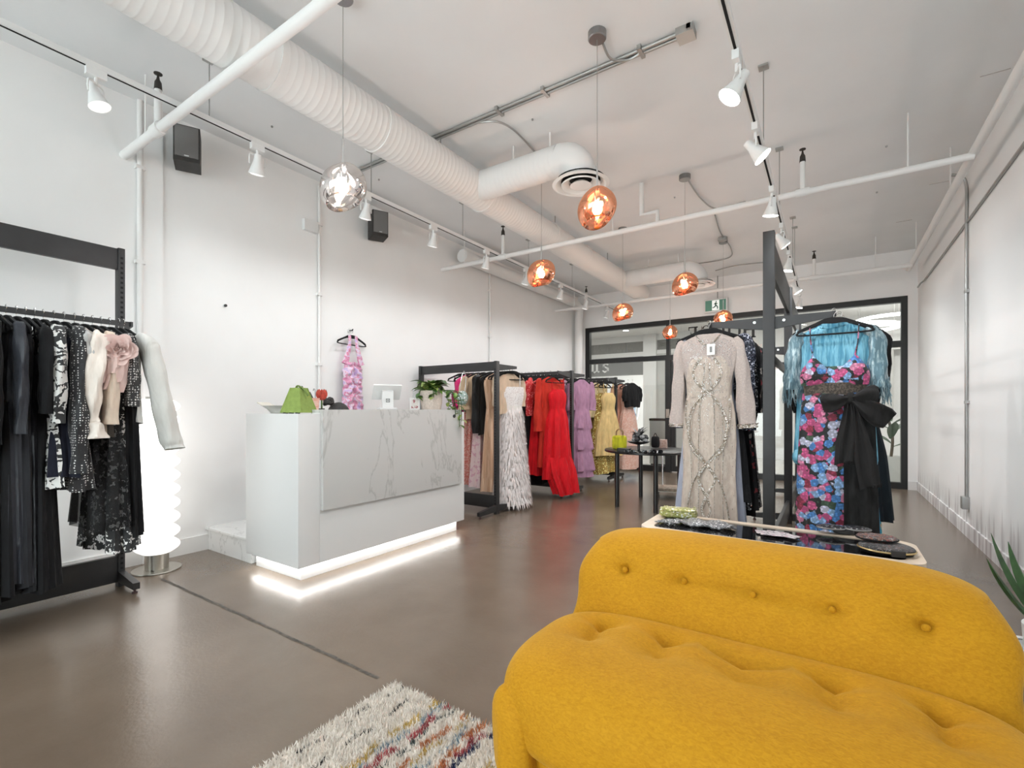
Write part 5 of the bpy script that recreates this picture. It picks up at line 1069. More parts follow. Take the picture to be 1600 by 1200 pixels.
garment('gown', 'periwinkle grey chiffon gown behind the champagne beaded gown', 'gown', 'periwinkle gown', tl(0), .04, 'dress', PERI, 1.52, bulk=1.0, group=GM, flare=1.05, sl=(.5, .04, .045))
garment('gown', 'navy silver sequinned gown on the tall rack left side', 'gown', 'navy sequinned gown', tl(1), -.25, 'dress', SEQN, 1.3, m2=BLK, bulk=1.0, group=GM, sl=(.62, .055, .06), width=1.15)
garment('dress', 'black sequinned dress behind the navy sequinned gown', 'dress', 'black sequinned dress', tl(2), -.3, 'dress', SEQB, 1.35, bulk=1.0, group=GM, sl=(.6, .05, .06), width=1.2)
garment('dress', 'grey houndstooth dress peeking left of the champagne gown', 'dress', 'houndstooth dress', (CLX - .07, by + .62, HZ), .1, 'top', TWEED, 1.12, bulk=1.1, group=GM, width=1.25)
for i, (m_, lab, sh_) in enumerate(((BLK, 'plain black gown fourth along the tall rack left rail', 'plain black gown'), (SHEER, 'sheer black gown fifth along the tall rack left rail', 'sheer black gown'), (BFLO, 'black floral gown sixth along the tall rack left rail', 'black floral gown'), (BLK2, 'black satin gown seventh along the tall rack left rail', 'black satin gown'), (SEQB, 'black sequinned gown last along the tall rack left rail', 'last sequinned gown'))):
    garment('gown', lab, 'gown', sh_, tl(4 + i * 1.6), R.uniform(-.3, .1), 'dress', m_, 1.45, bulk=1.1, group=GM, sl=(.5, .05, .05), width=1.1)
# tall rack, right rail ---------------------------------------------------
def trr(i): return (CRX, by + .06 + i * .075, HZ)
fl = (CRX, by - .01, HZ)
FLOR = None
def floral():
    m, nt, b, N, L = _new('rose_print_on_black'); v = coords(N, L, (1, .6, 1))
    vo = N('ShaderNodeTexVoronoi'); vo.inputs['Scale'].default_value = 24; L(v, vo.inputs['Vector'])
    nz = N('ShaderNodeTexNoise'); nz.inputs['Scale'].default_value = 70; L(v, nz.inputs['Vector'])
    s = N('ShaderNodeSeparateColor'); L(vo.outputs['Color'], s.inputs[0])
    pal = N('ShaderNodeValToRGB'); pal.color_ramp.interpolation = 'CONSTANT'
    for i, (q, c_) in enumerate(((0, (.62, .10, .26)), (.22, (.08, .26, .62)), (.42, (.75, .26, .42)), (.56, (.30, .50, .80)), (.70, (.32, .03, .07)), (.80, (.62, .62, .78)), (.9, (.05, .10, .06)))):
        e = pal.color_ramp.elements[i] if i < 2 else pal.color_ramp.elements.new(q); e.position = q; e.color = (*c_, 1)
    L(s.outputs[0], pal.inputs['Fac'])
    wv = N('ShaderNodeMath'); wv.operation = 'MULTIPLY_ADD'; L(nz.outputs['Fac'], wv.inputs[0]); wv.inputs[1].default_value = .5; L(vo.outputs['Distance'], wv.inputs[2])
    mk = N('ShaderNodeValToRGB'); mk.color_ramp.elements[0].position = .88; mk.color_ramp.elements[0].color = (0, 0, 0, 1); mk.color_ramp.elements[1].position = .94; mk.color_ramp.elements[1].color = (1, 1, 1, 1); L(wv.outputs[0], mk.inputs['Fac'])
    pe = N('ShaderNodeTexVoronoi'); pe.inputs['Scale'].default_value = 62; L(v, pe.inputs['Vector']); pr_ = N('ShaderNodeMapRange'); pr_.inputs[1].default_value = 0; pr_.inputs[2].default_value = .6; pr_.inputs[3].default_value = 1.35; pr_.inputs[4].default_value = .55; L(pe.outputs['Distance'], pr_.inputs[0])
    mu = N('ShaderNodeMix'); mu.data_type = 'RGBA'; mu.blend_type = 'MULTIPLY'; mu.inputs[0].default_value = 1; L(pal.outputs['Color'], mu.inputs[6]); L(pr_.outputs[0], mu.inputs[7])
    mx = N('ShaderNodeMix'); mx.data_type = 'RGBA'; L(mk.outputs['Color'], mx.inputs[0]); L(mu.outputs[2], mx.inputs[6]); mx.inputs[7].default_value = (.012, .014, .014, 1)
    L(mx.outputs[2], b.inputs['Base Color']); b.inputs['Roughness'].default_value = .7; b.inputs['Sheen Weight'].default_value = .15; return m
FLOR = floral(); LACEB = ramp_mat('brown_lace', [(0, (.035, .025, .018)), (.5, (.10, .075, .055))], 80, 'noise'); BOWM = fabric('black_taffeta', (.016, .015, .015), var=.2); DENB = fabric('black_boucle', (.015, .015, .015), var=.6)
fd = thing('gown', 'rose print gown with large black bow facing out on tall rack', 'gown', fl, .0, GM); hanger('rose print gown', fl, .0, 1.0)
for s in (-1, 1): obj('strap', tube(B(), polyline([(s * .105, -.03, -.31), (s * .125, -.012, -.2), (s * .13, 0, -.093), (s * .125, .02, -.2), (s * .11, .03, -.34)], 5), .0035, 6), FLOR, fd)
for s in (-1, 1):      # bust cups
    rows = []
    for i in range(15):
        f = i / 14; row = []
        for q in range(17):
            g = q / 16; a = PI * g; xw = .095 * (.28 + .72 * math.sin(PI * .5 * min(1, f * 1.3)))
            row.append(Vector((s * (.092 + .018 * (1 - f)) + xw * -math.cos(a) * (1 - .1 * f), -.028 - .045 * math.sin(a) * math.sin(PI * (.15 + .75 * f)), -.29 - .19 * f - .03 * (1 - f) * abs(math.cos(a)) ** 1.0)))
        rows.append(row)
    obj('bust_cup', rows_mesh(B(), rows, False), FLOR, fd, ang=180)
obj('bodice_back', drape([(-.36, .175, .028, .002), (-.46, .17, .04, .003), (-.5, .165, .04, .003)], 4, 5), FLOR, fd)
obj('lace_waistband', drape([(-.465, .17, .052, .002), (-.53, .166, .05, .002), (-.54, .166, .05, .002)], 4, 5), LACEB, fd)
obj('skirt', drape([(-.53, .168, .048, .003, .0), (-.7, .178, .055, .006, .0), (-1.1, .19, .062, .011, .0), (-1.62, .205, .07, .014, .0)], 24, 5, 64, .025), FLOR, fd)
# black overskirt panel falling from the bow
rows = []
for i in range(40):
    f = i / 39; z = -.545 - 1.08 * f; x0, x1 = .05 - .0 * f, .205 + .035 * f
    rows.append([Vector((x0 + (x1 - x0) * q / 14, -.068 - .02 * f + .04 * (q / 14) ** 3 - .010 * (.3 + f) * math.sin(q * 1.5 + 2 * f), z)) for q in range(15)])
obj('black_panel', rows_mesh(B(), rows, False), DENB, fd, ang=180)
def bow_loop(ang, ln, wid, par, seed):
    rr = random.Random(seed); rows = []; ca, sa = math.cos(ang), math.sin(ang); n = 24
    for i in range(15):
        f = i / 14; w_ = wid * (.16 + .84 * math.sin(PI * .5 * min(1, f * 1.25)) ** 1.2); th = .034 * math.sin(PI * min(1, .12 + f * .85)) + .006; row = []
        if f > .86: w_ *= 1 - (f - .86) * 1.4; th *= 1 - (f - .86) * 3
        for j in range(n):
            t = 2 * PI * j / n; cr = 1 + .10 * math.sin(5 * t + 3 * f + seed) ; x, y, z = f * ln, -.082 - th * .6 + th * math.sin(t) * cr - .012 * math.sin(3 * t + seed), w_ * math.cos(t) * cr
            row.append(Vector((.085 + x * ca - z * sa, y, -.565 + x * sa + z * ca)))
        rows.append(row)
    obj('bow_loop', rows_mesh(B(), rows, True, True, True), BOWM, par, ang=180)
bow_loop(PI + .28, .155, .058, fd, 2); bow_loop(.02, .14, .07, fd, 5); bow_loop(-.62, .235, .065, fd, 9)
bm = B(); superell(bm, (.085, -.1, -.565), (.028, .026, .036), .9, .9, 14, 18); obj('bow_knot', bm, BOWM, fd)
for x0, x1, z1, ph in ((.075, .055, -.98, 0), (.10, .185, -1.12, 1.3)):
    rows = []
    for i in range(26):
        f = i / 25; c_ = x0 + (x1 - x0) * f; w_ = .012 + .042 * min(1, f * 1.6); z = -.58 + (z1 + .58) * f
        rows.append([Vector((c_ + w_ * (q / 4 - 1), -.105 - .015 * f + .012 * math.sin(q * 1.4 + ph + 3 * f), z + (.05 * (q / 8) if i == 25 else 0))) for q in range(9)])
    obj('bow_tail', rows_mesh(B(), rows, False), BOWM, fd, ang=180)
# sky blue beaded dress
AQUA = ramp_mat('aqua_bead_stripes', [(0, (.022, .14, .23)), (.42, (.05, .22, .33)), (.6, (.16, .40, .52)), (.72, (.04, .19, .29))], 60, 'noise', .35, (1, 1, .12), detail=3, bump=.7, metal=.25, const=False); AQUF = ramp_mat('aqua_silver_fringe', [(0, (.10, .18, .22)), (.5, (.22, .32, .36)), (.62, (.40, .5, .53))], 70, 'noise', .4, (1, 1, .15), detail=2, bump=.6, metal=.3)
p_ = trr(0); bd2 = thing('dress', 'aqua beaded dress with silver fringed cape sleeves behind rose gown', 'dress', p_, -.06, GM); hanger('aqua beaded dress', p_, -.06, 1.15)
obj('bodice', drape([(-.075, .07, .02, 0), (-.1, .13, .024, .001), (-.14, .215, .03, .002), (-.2, .225, .04, .003), (-.4, .215, .05, .004), (-.6, .205, .05, .005), (-.95, .225, .055, .006)], 31, 6, 60, .025), AQUA, bd2)
obj('collar', drape([(-.06, .065, .026, .002), (-.1, .085, .034, .003)], 3, 5), AQUA, bd2)
for s in (-1, 1):
    obj('cape_sleeve', sleeve([(s * .17, 0, -.12), (s * .212, 0, -.19), (s * .222, -.01, -.36), (s * .224, -.02, -.5)], [.04, .05, .055, .062], 5 + s, .8), AQUF, bd2)
    bm = B(); rr = random.Random(9 + s)
    for i in range(70):
        a = rr.uniform(0, 2 * PI); q = Vector((s * .224 + .06 * math.cos(a), -.02 + .055 * math.sin(a), -.42 - rr.uniform(0, .08))); tube(bm, [q, q + Vector((rr.uniform(-.012, .012), 0, -.06)), q + Vector((rr.uniform(-.02, .02), 0, -.10 - rr.uniform(0, .03)))], .0022, 4)
    tag(obj('fringe', bm, AQUF, bd2), kind='stuff')
for k in range(9):    # scalloped hem drops
    a = -.2 + .05 * k; bm = B(); superell(bm, (a, -.052, -.95), (.03, .012, .05), 1, 1, 8, 12); obj('hem_scallop', bm, AQUA, bd2)
CYN = fabric('cyan_satin', (.03, .30, .50), gloss=1)
garment('gown', 'cyan satin gown edge showing right of the black panel', 'gown', 'cyan satin gown', (CRX + .03, by + .13, HZ), -.05, 'gown', CYN, 1.62, bulk=.9, group=GM, width=1.0)
garment('gown', 'multicolour printed gown sliver behind the aqua dress', 'gown', 'multicolour gown', (CRX + .03, by + .20, HZ), -.05, 'dress', ramp_mat('multi_print', [(0, (.6, .3, .05)), (.4, (.05, .3, .35)), (.55, (.6, .1, .15)), (.75, (.65, .5, .3))], 20, 'noise'), 1.55, bulk=.9, group=GM)
garment('dress', 'black pleated dress flaring out right of the aqua dress', 'dress', 'black pleated dress', (CRX + .05, by + .30, HZ), -.15, 'dress', fabric('blue_black_crepe', (.022, .028, .034)), 1.36, bulk=1.1, group=GM, folds=12, flare=1.2, width=1.0)
garment('coat', 'black coat with ruffled shoulder at the tall rack right rail', 'coat', 'ruffled black coat', (CRX + .05, by + .38, HZ), -.2, 'top', BLK, 1.1, bulk=1.0, group=GM, width=1.0, sl=(.35, .06, .05))
for i, (m_, lab, sh_) in enumerate(((BLK, 'plain black dress fourth from the front on the right rail', 'fourth black dress'), (SEQB, 'black sequinned dress deep on the right rail', 'deep sequinned dress'), (ZEBRA, 'black white print dress seen between the tall posts', 'black white print dress'), (BLK2, 'black satin dress at the back of the right rail', 'back satin dress'))):
    garment('dress', lab, 'dress', sh_, trr(6 + i * 2.2), R.uniform(-.2, .2), 'dress', m_, 1.35, bulk=1.1, group=GM, sl=(.5, .05, .05))
# ------------------------------------------------------------------ mustard sofa
SX = -.21
so = thing('sofa', 'low mustard yellow velvet tufted sofa in the foreground', 'sofa', (0, 0, 0))
COLS = [SX + .215 * k for k in (-2, -1, 0, 1, 2)]; SCOL = [SX + .215 * k for k in (-2, -1, 0, 1, 2)] + [SX - .215 * 2.95 + .2]
def dent(p, pts, amp, rad, axis):
    d = 0
    for q in pts:
        r2 = ((p.x - q[0]) / rad[0]) ** 2 + ((p[axis] - q[1]) / rad[1]) ** 2
        d += amp * math.exp(-r2) + amp * 1.1 * math.exp(-r2 * 10) 
    return d
seat_pts = [(x, y) for x in COLS for y in (1.53, 1.41)]
def seat_disp(p):
    # crown of the seat, button dents, small creases running to the buttons
    if p.z > .3:
        k = min(1, (p.z - .3) / .1); d = dent(p, seat_pts, .038, (.07, .05), 1)
        cre = 0
        for x in COLS: cre += .018 * math.exp(-((p.x - x) / .022) ** 2) * (math.exp(-((p.y - 1.47) / .08) ** 2))
        for y in (1.41,): cre += .012 * math.exp(-((p.y - y) / .018) ** 2) * (.5 + .5 * math.cos((p.x - SX) / .215 * 2 * PI)) * (abs(p.x - SX) < .6)
        p = p + Vector((0, 0, -k * (d + cre) + k * .012 * math.sin((p.y - 1.0) * 5)))
    if p.z < .3:    # gathered pleats at the two ends
        e_ = max(0, abs(p.x - SX) - .52) / .15; p = p + Vector((0, 0, 0)) + Vector((math.copysign(1, p.x - SX), 0, 0)) * (.010 * min(1, e_) * math.sin(p.y * 55 + p.z * 12))
    return p
bm = B(); superell(bm, (SX, 1.40, .295), (.625, .325, .15), .42, .6, 150, 130, seat_disp); seat = obj('seat_cushion', bm, VELVET, so, ang=180)
def back_disp(p):
    if p.y < 1.83:
        d = dent(p, [(x, .55) for x in COLS], .020, (.05, .045), 2); cre = 0
        for x in COLS: cre += .013 * math.exp(-((p.z - .55) / .010) ** 2) * math.exp(-((p.x - x) / .055) ** 2)
        p = p + Vector((0, d + cre, 0))
    e_ = max(0, abs(p.x - SX) - .45) / .17
    p = p + Vector((math.copysign(1, p.x - SX), 0, 0)) * .008 * min(1, e_) * math.sin(p.z * 30 + p.y * 10) * (p.z < .62)
    p.y += (p.z - .5) * .45      # lean back
    return p
bm = B(); superell(bm, (SX, 1.83, .42), (.625, .165, .252), .38, .72, 150, 110, back_disp); back = obj('backrest', bm, VELVET, so, ang=180)
for x in COLS:
    for y in (1.53, 1.41):
        bm = B(); superell(bm, (x, y, .368), (.009, .011, .007), 1, 1, 8, 12); obj('button', bm, VELVET, seat)
    bm = B(); superell(bm, (x, 1.728, .549), (.011, .008, .011), 1, 1, 8, 12); obj('button', bm, VELVET, back)
bm = B(); superell(bm, (SX, 1.52, .145), (.55, .40, .115), .3, .3, 40, 40); obj('base', bm, VELVET, so)
for s in (-1, 1):     # gathered wraps round the two ends
    def wrap(p, s=s):
        a = math.atan2(p.z - .2, p.y - 1.38); k = 1 + .022 * math.sin(p.y * 60 + p.z * 8) ; return Vector((SX + (p.x - SX) * k, p.y, p.z))
    bm = B(); superell(bm, (SX + s * .535, 1.40, .205), (.088, .315, .18), .6, .55, 30, 70, wrap); obj('end_wrap', bm, VELVET, so, ang=180)
tubeo('chrome_rod', polyline([(SX - .47, 1.15, .255), (SX - .45, 1.105, .245), (SX, 1.09, .24), (SX + .45, 1.105, .245), (SX + .47, 1.15, .255)], 5), .006, CHROME, so, 10)
bm = B()
for x in (SX - .5, SX + .5):
    for y in (1.15, 1.85): box(bm, x - .04, x + .04, y - .04, y + .04, 0, .04)
obj('glides', bm, BLACK, so, False)
# ------------------------------------------------------------------ striped shag rug
RX0, RX1, RY0, RY1 = -1.505, .25, -.35, 1.385
ru = thing('rug', 'shaggy white rug with coloured stripes at the sofa foot', 'rug', (0, 0, 0))
RUGW = fabric('rug_wool_white', (.86, .80, .73), var=.1)
boxo('backing', RUGW, ru, RX0 + .01, RX1 - .01, RY0, RY1 - .01, .001, .014)
RC = [((.70, .64, .57), None)]
cols = {'rug_black': (.03, .03, .03), 'rug_yellow': (.60, .42, .12), 'rug_blue': (.24, .34, .42), 'rug_red': (.45, .10, .11), 'rug_orange': (.55, .22, .10), 'rug_navy': (.04, .05, .12), 'rug_grey': (.10, .12, .12)}
stripes = [(-1.455, 'rug_black', .5, .006), (-1.36, 'rug_black', .55, .007), (-1.265, 'rug_yellow', .7, .014), (-1.235, 'rug_blue', .5, .012), (-1.205, 'rug_red', .9, .013), (-1.18, 'rug_grey', .7, .007), (-1.13, 'rug_orange', .8, .012), (-1.105, 'rug_yellow', .5, .012), (-1.07, 'rug_blue', .5, .012), (-1.035, 'rug_orange', .9, .014), (-1.005, 'rug_red', .9, .014), (-.985, 'rug_navy', .9, .01), (-.9, 'rug_yellow', .5, .014), (-.82, 'rug_red', .8, .014), (-.74, 'rug_black', .6, .008), (-.6, 'rug_blue', .7, .014)]
tuft = {k: ([], []) for k in list(cols) + ['w']}
rr = random.Random(12)
for i in range(52000):
    x, y = rr.uniform(RX0, -.35 if i % 6 else RX1), rr.uniform(.55 if i % 3 else RY0, RY1); key = 'w'
    for sx_, k, pr_, hw in stripes:
        wob = .008 * math.sin(y * 21 + sx_ * 40) + .004 * math.sin(y * 57)
        if abs(x - sx_ - wob) < hw and rr.random() < pr_ and math.sin(y * 33 + sx_ * 90) > (-.2 if k == 'rug_black' else -.75): key = k
    V, F = tuft[key]; h_ = rr.uniform(.012, .024); a = rr.uniform(0, 6.28); w_ = .0032; ln = rr.uniform(0, .016); b_ = rr.uniform(0, 6.28); n0 = len(V)
    V += [(x + w_ * math.cos(a), y + w_ * math.sin(a), .012), (x - w_ * math.cos(a), y - w_ * math.sin(a), .012), (x + ln * math.cos(b_), y + ln * math.sin(b_), .012 + h_)]; F.append((n0, n0 + 1, n0 + 2))
for k, (V, F) in tuft.items():
    me = bpy.data.meshes.new('wool_pile'); me.from_pydata(V, [], F); me.materials.append(RUGW if k == 'w' else fabric(k, cols[k])); o = bpy.data.objects.new('wool_pile', me); C.objects.link(o); o.parent = ru; o['kind'] = 'stuff'
# ------------------------------------------------------------------ low glass table behind the sofa
TZ = .45; TX0, TX1, TY0, TY1 = -.96, .37, 2.80, 3.28
WOODP = mat('pale_wood_rim', (.68, .56, .44), .45, noise=.08, nscale=12)
def rrect(x0, x1, y0, y1, r, k=8):
    out = []
    for cx, cy, a0 in ((x1 - r, y1 - r, 0), (x0 + r, y1 - r, PI / 2), (x0 + r, y0 + r, PI), (x1 - r, y0 + r, 1.5 * PI)):
        out += [(cx + r * math.cos(a0 + PI / 2 * i / k), cy + r * math.sin(a0 + PI / 2 * i / k)) for i in range(k + 1)]
    return out
lt = thing('coffee_table', 'low pale wood table with dark glass top behind the sofa', 'table', (0, 0, 0))
o_, i_ = rrect(TX0, TX1, TY0, TY1, .09), rrect(TX0 + .07, TX1 - .07, TY0 + .055, TY1 - .055, .05); n = len(o_); bm = B()
rings = [[bm.verts.new((p[0], p[1], z)) for p in q] for q, z in ((o_, TZ - .045), (o_, TZ), (i_, TZ), (i_, TZ - .045))]
for a, b in zip(rings, rings[1:] + rings[:1]):
    for j in range(n): bm.faces.new((a[j], a[(j + 1) % n], b[(j + 1) % n], b[j]))
obj('rim', bm, WOODP, lt, ang=35); prism(bm := B(), i_, 'z', TZ - .022, TZ - .006); obj('glass_top', bm, mat('dark_glass', (.012, .012, .013), .06, coat=.5), lt, ang=35)
for x in (TX0 + .1, TX1 - .1):
    for y in (TY0 + .09, TY1 - .09): bm = B(); tube(bm, [(x, y, 0), (x, y, TZ - .04)], [.022, .032], 14); obj('leg', bm, WOODP, lt)
def on(u, v_, z=TZ): return PZ(u, v_, z)
p = on(1056, 812); t = thing('clutch_bag', 'pale green and gold beaded clutch on the coffee table', 'bag', (p.x, p.y + .06, TZ), .15)
GBEAD = sequin('green_gold_beads', (.42, .42, .14), (.62, .58, .3), 100, .35, .3)
bm = B(); superell(bm, (0, 0, .033), (.115, .055, .032), .5, .6, 24, 28, lambda q: q + Vector((0, 0, .004 * math.sin(q.x * 140) * math.cos(q.y * 140)))); obj('body', bm, GBEAD, t)
bm = B(); superell(bm, (0, -.02, .058), (.11, .045, .014), .5, .7, 20, 24, lambda q: q + Vector((0, 0, .003 * math.sin(q.x * 150)))); obj('flap', bm, GBEAD, t)
bm = B(); rr = random.Random(3)
for i in range(160):
    c_ = Vector((rr.uniform(-.11, .11), rr.uniform(-.058, .05), rr.uniform(.02, .07))); lathe(bm, [(0, -.006), (.006, 0), (0, .006)], 5, c_)
tag(obj('bead_trim', bm, GBEAD, t), kind='stuff')
p = on(1085, 821); t = thing('chainmail_bag', 'silver grey bead mesh bag slumped on the coffee table', 'bag', (p.x, p.y, TZ), .05); SBEAD = sequin('silver_mesh', (.20, .20, .21), (.42, .42, .43), 130, .3, .6)
bm = B(); superell(bm, (.06, .02, .014), (.17, .075, .017), .8, .8, 30, 30, lambda q: q + Vector((0, 0, .006 * math.sin(q.x * 45 + q.y * 30) + .003 * math.sin(q.x * 160)))); obj('mesh_pouch', bm, SBEAD, t)
bm = B()
for k in range(9):
    y = .05 - k * .012; tube(bm, polyline([(-.08, y, .012), (-.16 - .008 * k, y + .015 * math.sin(k * 2), .008), (-.2 + .01 * k, y * .4 - .02, .006), (-.13, -.05 - .003 * k, .006)], 5), .004, 6)
obj('bead_strand', bm, SBEAD, t)
p = on(1212, 838)
PRN = ramp_mat('postcard_print', [(0, (.62, .55, .56)), (.48, (.14, .12, .14)), (.54, (.62, .55, .56)), (.62, (.45, .3, .36))], 18, 'noise', .5, bump=0)
for k, (dx, dy, rz, z) in enumerate(((-.05, .03, .25, .001), (.0, .035, -.1, .003), (.055, .0, -.45, .005), (-.02, -.02, .1, .007))):
    o = boxo('postcard', PRN, None, -.055, .055, -.04, .04, 0, .002); o.location = (p.x + dx, p.y + .03 + dy, TZ + z); o.rotation_euler = (0, 0, rz)
    tag(o, ['printed postcard at the left of the fan on the table', 'printed postcard at the back of the fan on the table', 'printed postcard at the right of the fan on the table', 'topmost printed postcard of the fan on the table'][k], 'postcard', 'postcards on the coffee table')
p = on(1318, 836); t = thing('beaded_mask', 'black beaded mask shaped clutch on the dark glass', 'bag', (p.x, p.y + .03, TZ), .1); BB = sequin('black_beads', (.012, .012, .014), (.06, .06, .065), 120, .3, .3)
for s in (-1, 1):
    bm = B(); superell(bm, (s * .062, .015 * s, .035), (.066, .05, .013), 1, .9, 20, 24); obj('lobe', bm, BB, t)
    bm = B(); tube(bm, [(s * .062 + .066 * math.cos(a * PI / 12), .015 * s + .05 * math.sin(a * PI / 12), .033) for a in range(25)], .005, 6); obj('lobe_rim', bm, mat('grey_rim', (.25, .25, .25), .35, .6), t)
bm = B(); superell(bm, (0, 0, .015), (.05, .04, .015), .6, .6, 14, 16); obj('stand', bm, BLACK, t)
EMB = ramp_mat('embroidered_flowers', [(0, (.015, .015, .018)), (.5, (.35, .12, .05)), (.62, (.02, .02, .022)), (.76, (.45, .42, .40)), (.86, (.35, .06, .05))], 60, 'voronoi', .5, bump=.9, dist=.2); EMB2 = ramp_mat('embroidered_silver', [(0, (.012, .012, .014)), (.66, (.32, .32, .33)), (.82, (.015, .015, .018)), (.93, (.3, .12, .1))], 70, 'voronoi', .45, bump=.9, dist=.2)
p = on(1386, 866); GOLDM = mat('gold_frame', (.65, .5, .25), .3, 1)
t = thing('clutch_bag', 'black round clutch with silver embroidery and gold frame on table', 'bag', (p.x + .0, p.y + .035, TZ), .15)
bm = B(); superell(bm, (0, 0, .026), (.112, .095, .020), .9, .8, 26, 36); obj('body', bm, EMB2, t); bm = B(); tube(bm, [(.114 * math.cos(a * PI / 20), .097 * math.sin(a * PI / 20), .02) for a in range(41)], .0055, 6); obj('metal_frame', bm, GOLDM, t)
boxo('clasp_tab', BLACK, t, -.005, .05, -.108, -.07, .006, .036, .004); bm = B(); superell(bm, (0, 0, .006), (.105, .09, .006), .9, .8, 16, 24); obj('underside', bm, BLK, t)
t = thing('clutch_bag', 'dark clutch with red floral embroidery resting on the gold framed one', 'bag', (p.x - .035, p.y + .075, TZ + .044), .15)
bm = B(); superell(bm, (0, 0, .014), (.085, .07, .014), .9, .8, 24, 32, lambda q: q + Vector((0, 0, .003 * math.sin(q.x * 120) * math.sin(q.y * 110)))); obj('body', bm, EMB, t)
bm = B(); tube(bm, [(.086 * math.cos(a * PI / 18), .071 * math.sin(a * PI / 18), .013) for a in range(37)], .004, 6); obj('piping', bm, BLK, t)
# ------------------------------------------------------------------ small side table with pot and spiky plant, right edge
t = thing('side_table', 'round clear glass side table at the right frame edge', 'table', (.645, 2.32, 0))
bm = B(); lathe(bm, [(0, .285), (.205, .285), (.215, .292), (.205, .3), (0, .3)], 40); obj('glass_top', bm, mat('table_glass', (.75, .8, .79), .05, alpha=.55), t); bm = B(); lathe(bm, [(.205, .28), (.222, .285), (.222, .303), (.212, .31), (.205, .303)], 40); obj('rim', bm, CHROME, t)
for k in range(3): a = k * 2.1; tubeo('leg', [(.15 * math.cos(a), .15 * math.sin(a), 0), (.17 * math.cos(a), .17 * math.sin(a), .285)], .011, CHROME, t, 8)
t = thing('potted_plant', 'dark green spiky plant in white pot at right edge', 'plant', (.645, 2.32, .302))
bm = B(); lathe(bm, [(0, 0), (.07, 0), (.095, .03), (.1, .12), (.09, .12), (.085, .09), (0, .085)], 30); obj('pot', bm, PLASTW, t); bm = B(); lathe(bm, [(0, .095), (.088, .095)], 20); obj('soil', bm, mat('soil', (.03, .02, .015), .9), t)
SPK = mat('sansevieria_green', (.03, .085, .02), .4, noise=.5, nscale=20); rr = random.Random(8)
for k in range(11):
    a = k * 2.4; r0 = .02 + .03 * rr.random(); hgt = rr.uniform(.26, .42); bm = B(); leaf_mesh(bm, (r0 * math.cos(a), r0 * math.sin(a), .09), (r0 * math.cos(a) * 3 + .08 * math.cos(a), r0 * math.sin(a) * 3 + .08 * math.sin(a), hgt), .026, (math.cos(a), math.sin(a), 0), .06, 9, .5); obj('leaf', bm, SPK, t)
# ------------------------------------------------------------------ round black display table
rt = thing('display_table', 'round black display table with accessories near the yellow rack', 'table', (-1.86, 5.78, 0))
DB = mat('black_lacquer', (.014, .013, .013), .3)
bm = B(); lathe(bm, [(0, .635), (.5, .635), (.51, .642), (.51, .66), (.5, .667), (0, .667)], 48); obj('table_top', bm, DB, rt)
for x, y in ((-.24, -.37), (.245, -.46), (-.22, .42), (.3, .33)):
    tubeo('leg', [(x, y, 0), (x, y, .636)], .026, DB, rt, 14)
ZD = .668
def tp(u, v_): return PZ(u, v_, ZD)
p = tp(968, 702); t = thing('handbag', 'chartreuse woven handbag with brown handles on the round table', 'handbag', (p.x, p.y, ZD), .2); CHAZ = fabric('chartreuse_weave', (.42, .40, .02), var=.4)
bm = B(); superell(bm, (0, 0, .085), (.085, .045, .085), .35, .4, 22, 28, lambda q: q + Vector((0, .004 * math.sin(q.x * 180), 0))); obj('body', bm, CHAZ, t)
for y in (-.03, .03): obj('handle', tube(B(), polyline([(-.04, y, .16), (-.035, y, .22), (0, y, .245), (.035, y, .22), (.04, y, .16)], 5), .005, 6), mat('brown_handle', (.25, .14, .06), .5), t)
p = tp(977, 706); t = thing('jewellery_box', 'low black jewellery box in front of the chartreuse handbag', 'box', (p.x, p.y - .03, ZD)); boxo('tray', DB, t, -.07, .07, -.04, .04, 0, .03, .003); boxo('lid', DB, t, -.072, .072, -.042, .042, .03, .045, .003)
p = tp(998, 706); t = thing('pedestal_dish', 'black pedestal dish heaped with dark accessories on the round table', 'dish', (p.x, p.y, ZD))
bm = B(); lathe(bm, [(0, 0), (.06, 0), (.06, .01), (.015, .02), (.015, .08), (.10, .1), (.13, .12), (.125, .12), (.09, .107), (0, .1)], 28); obj('dish', bm, DB, t)
rr = random.Random(2); FUR = mat('dark_feather', (.035, .035, .037), .6, noise=.5, nscale=60); FUR2 = mat('pale_feather', (.26, .26, .26), .6, noise=.5, nscale=60)
for k in range(26):
    a, r_ = rr.uniform(0, 6.28), rr.uniform(0, .09); bm = B(); superell(bm, (r_ * math.cos(a), r_ * math.sin(a), .13 + rr.uniform(0, .06)), (.03, .028, .024), 1, 1, 8, 10); obj('scrunchie', bm, FUR if k % 3 else FUR2, t)
for k in range(14):
    a = rr.uniform(0, 6.28); bm = B(); leaf_mesh(bm, (0.02 * math.cos(a), .02 * math.sin(a), .15), (.11 * math.cos(a), .11 * math.sin(a), .22 + rr.uniform(0, .07)), .018); obj('feather', bm, FUR if k % 2 else FUR2, t)
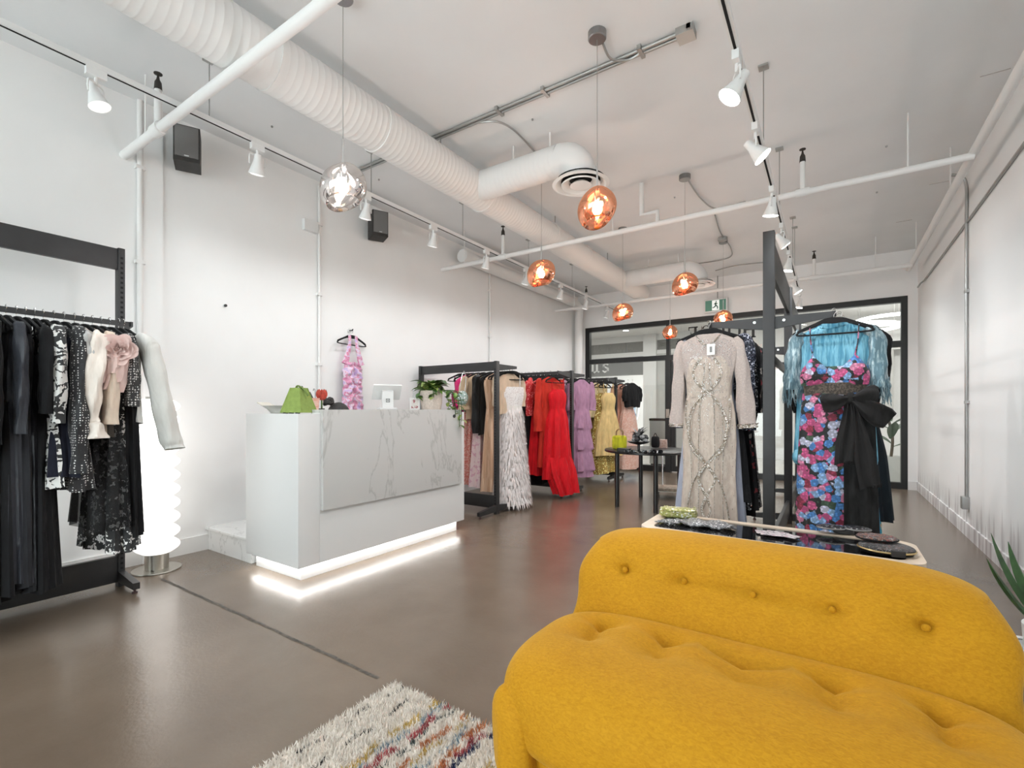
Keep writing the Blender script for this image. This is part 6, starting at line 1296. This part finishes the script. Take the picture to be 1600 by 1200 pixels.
p = tp(1024, 700); t = thing('sunglasses_stand', 'small black boxy bag standing on the round table', 'bag', (p.x, p.y, ZD), -.2); bm = B(); superell(bm, (0, 0, .075), (.045, .035, .072), .4, .5, 16, 20); obj('body', bm, BLK, t); obj('handle', tube(B(), polyline([(-.025, 0, .14), (0, 0, .185), (.025, 0, .14)], 5), .005, 6), BLK, t)
p = tp(1036, 700); t = thing('clutch_bag', 'rose gold patterned clutch leaning on the round table', 'bag', (p.x, p.y, ZD), -.2); o = boxo('body', ramp_mat('rose_gold_pattern', [(0, (.5, .32, .26)), (.5, (.62, .46, .4)), (.62, (.3, .2, .18))], 45, 'noise'), t, -.055, .055, -.012, .012, 0, .11, .006); o.rotation_euler = (.2, 0, .2); boxo('clasp', GOLDM, t, -.012, .012, -.016, -.01, .095, .105)
for k, (u, v_) in enumerate(((985, 709), (1013, 710), (1028, 709))):
    p = tp(u, v_); t = thing('sunglasses', ['dark sunglasses lying before the pedestal dish', 'dark sunglasses lying before the boxy bag', 'dark sunglasses lying at the right of the round table'][k], 'sunglasses', (p.x, p.y - .02, ZD), .3 * k, 'sunglasses on the round table')
    for s in (-1, 1):
        bm = B(); superell(bm, (s * .033, 0, .025), (.028, .004, .022), .8, .8, 12, 14); obj('lens', bm, mat('lens_black', (.01, .01, .012), .08), t); tubeo('temple', [(s * .062, 0, .03), (s * .06, .12, .006)], .003, CHROME, t, 6)
    tubeo('bridge', [(-.01, 0, .032), (.01, 0, .032)], .003, CHROME, t, 6)
# small rolling trolley by the champagne gown
p = PZ(1043, 768, .1); t = thing('rolling_stand', 'small chrome rolling stand with worn wooden base near the gowns', 'stand', (p.x, p.y + .15, 0), .3)
bm = B(); box(bm, -.2, .2, -.17, .17, .105, .14, .01); obj('wooden_base', bm, mat('worn_wood', (.33, .26, .2), .7, noise=.4, nscale=30), t)
boxo('base_frame', STEEL, t, -.205, .205, -.175, .175, .095, .106)
for x in (-.18, .18):
    for y in (-.15, .15):
        bm = B(); tube(bm, [(x, y - .014, .04), (x, y + .014, .04)], .04, 16); w_ = obj('wheel', bm, mat('wheel_rubber', (.05, .04, .035), .6), t); obj('caster_fork', box(B(), x - .012, x + .012, y - .02, y + .02, .06, .096), STEEL, w_, False)
tubeo('pole', [(-.1, 0, .14), (-.1, 0, .6)], .011, CHROME, t, 10)
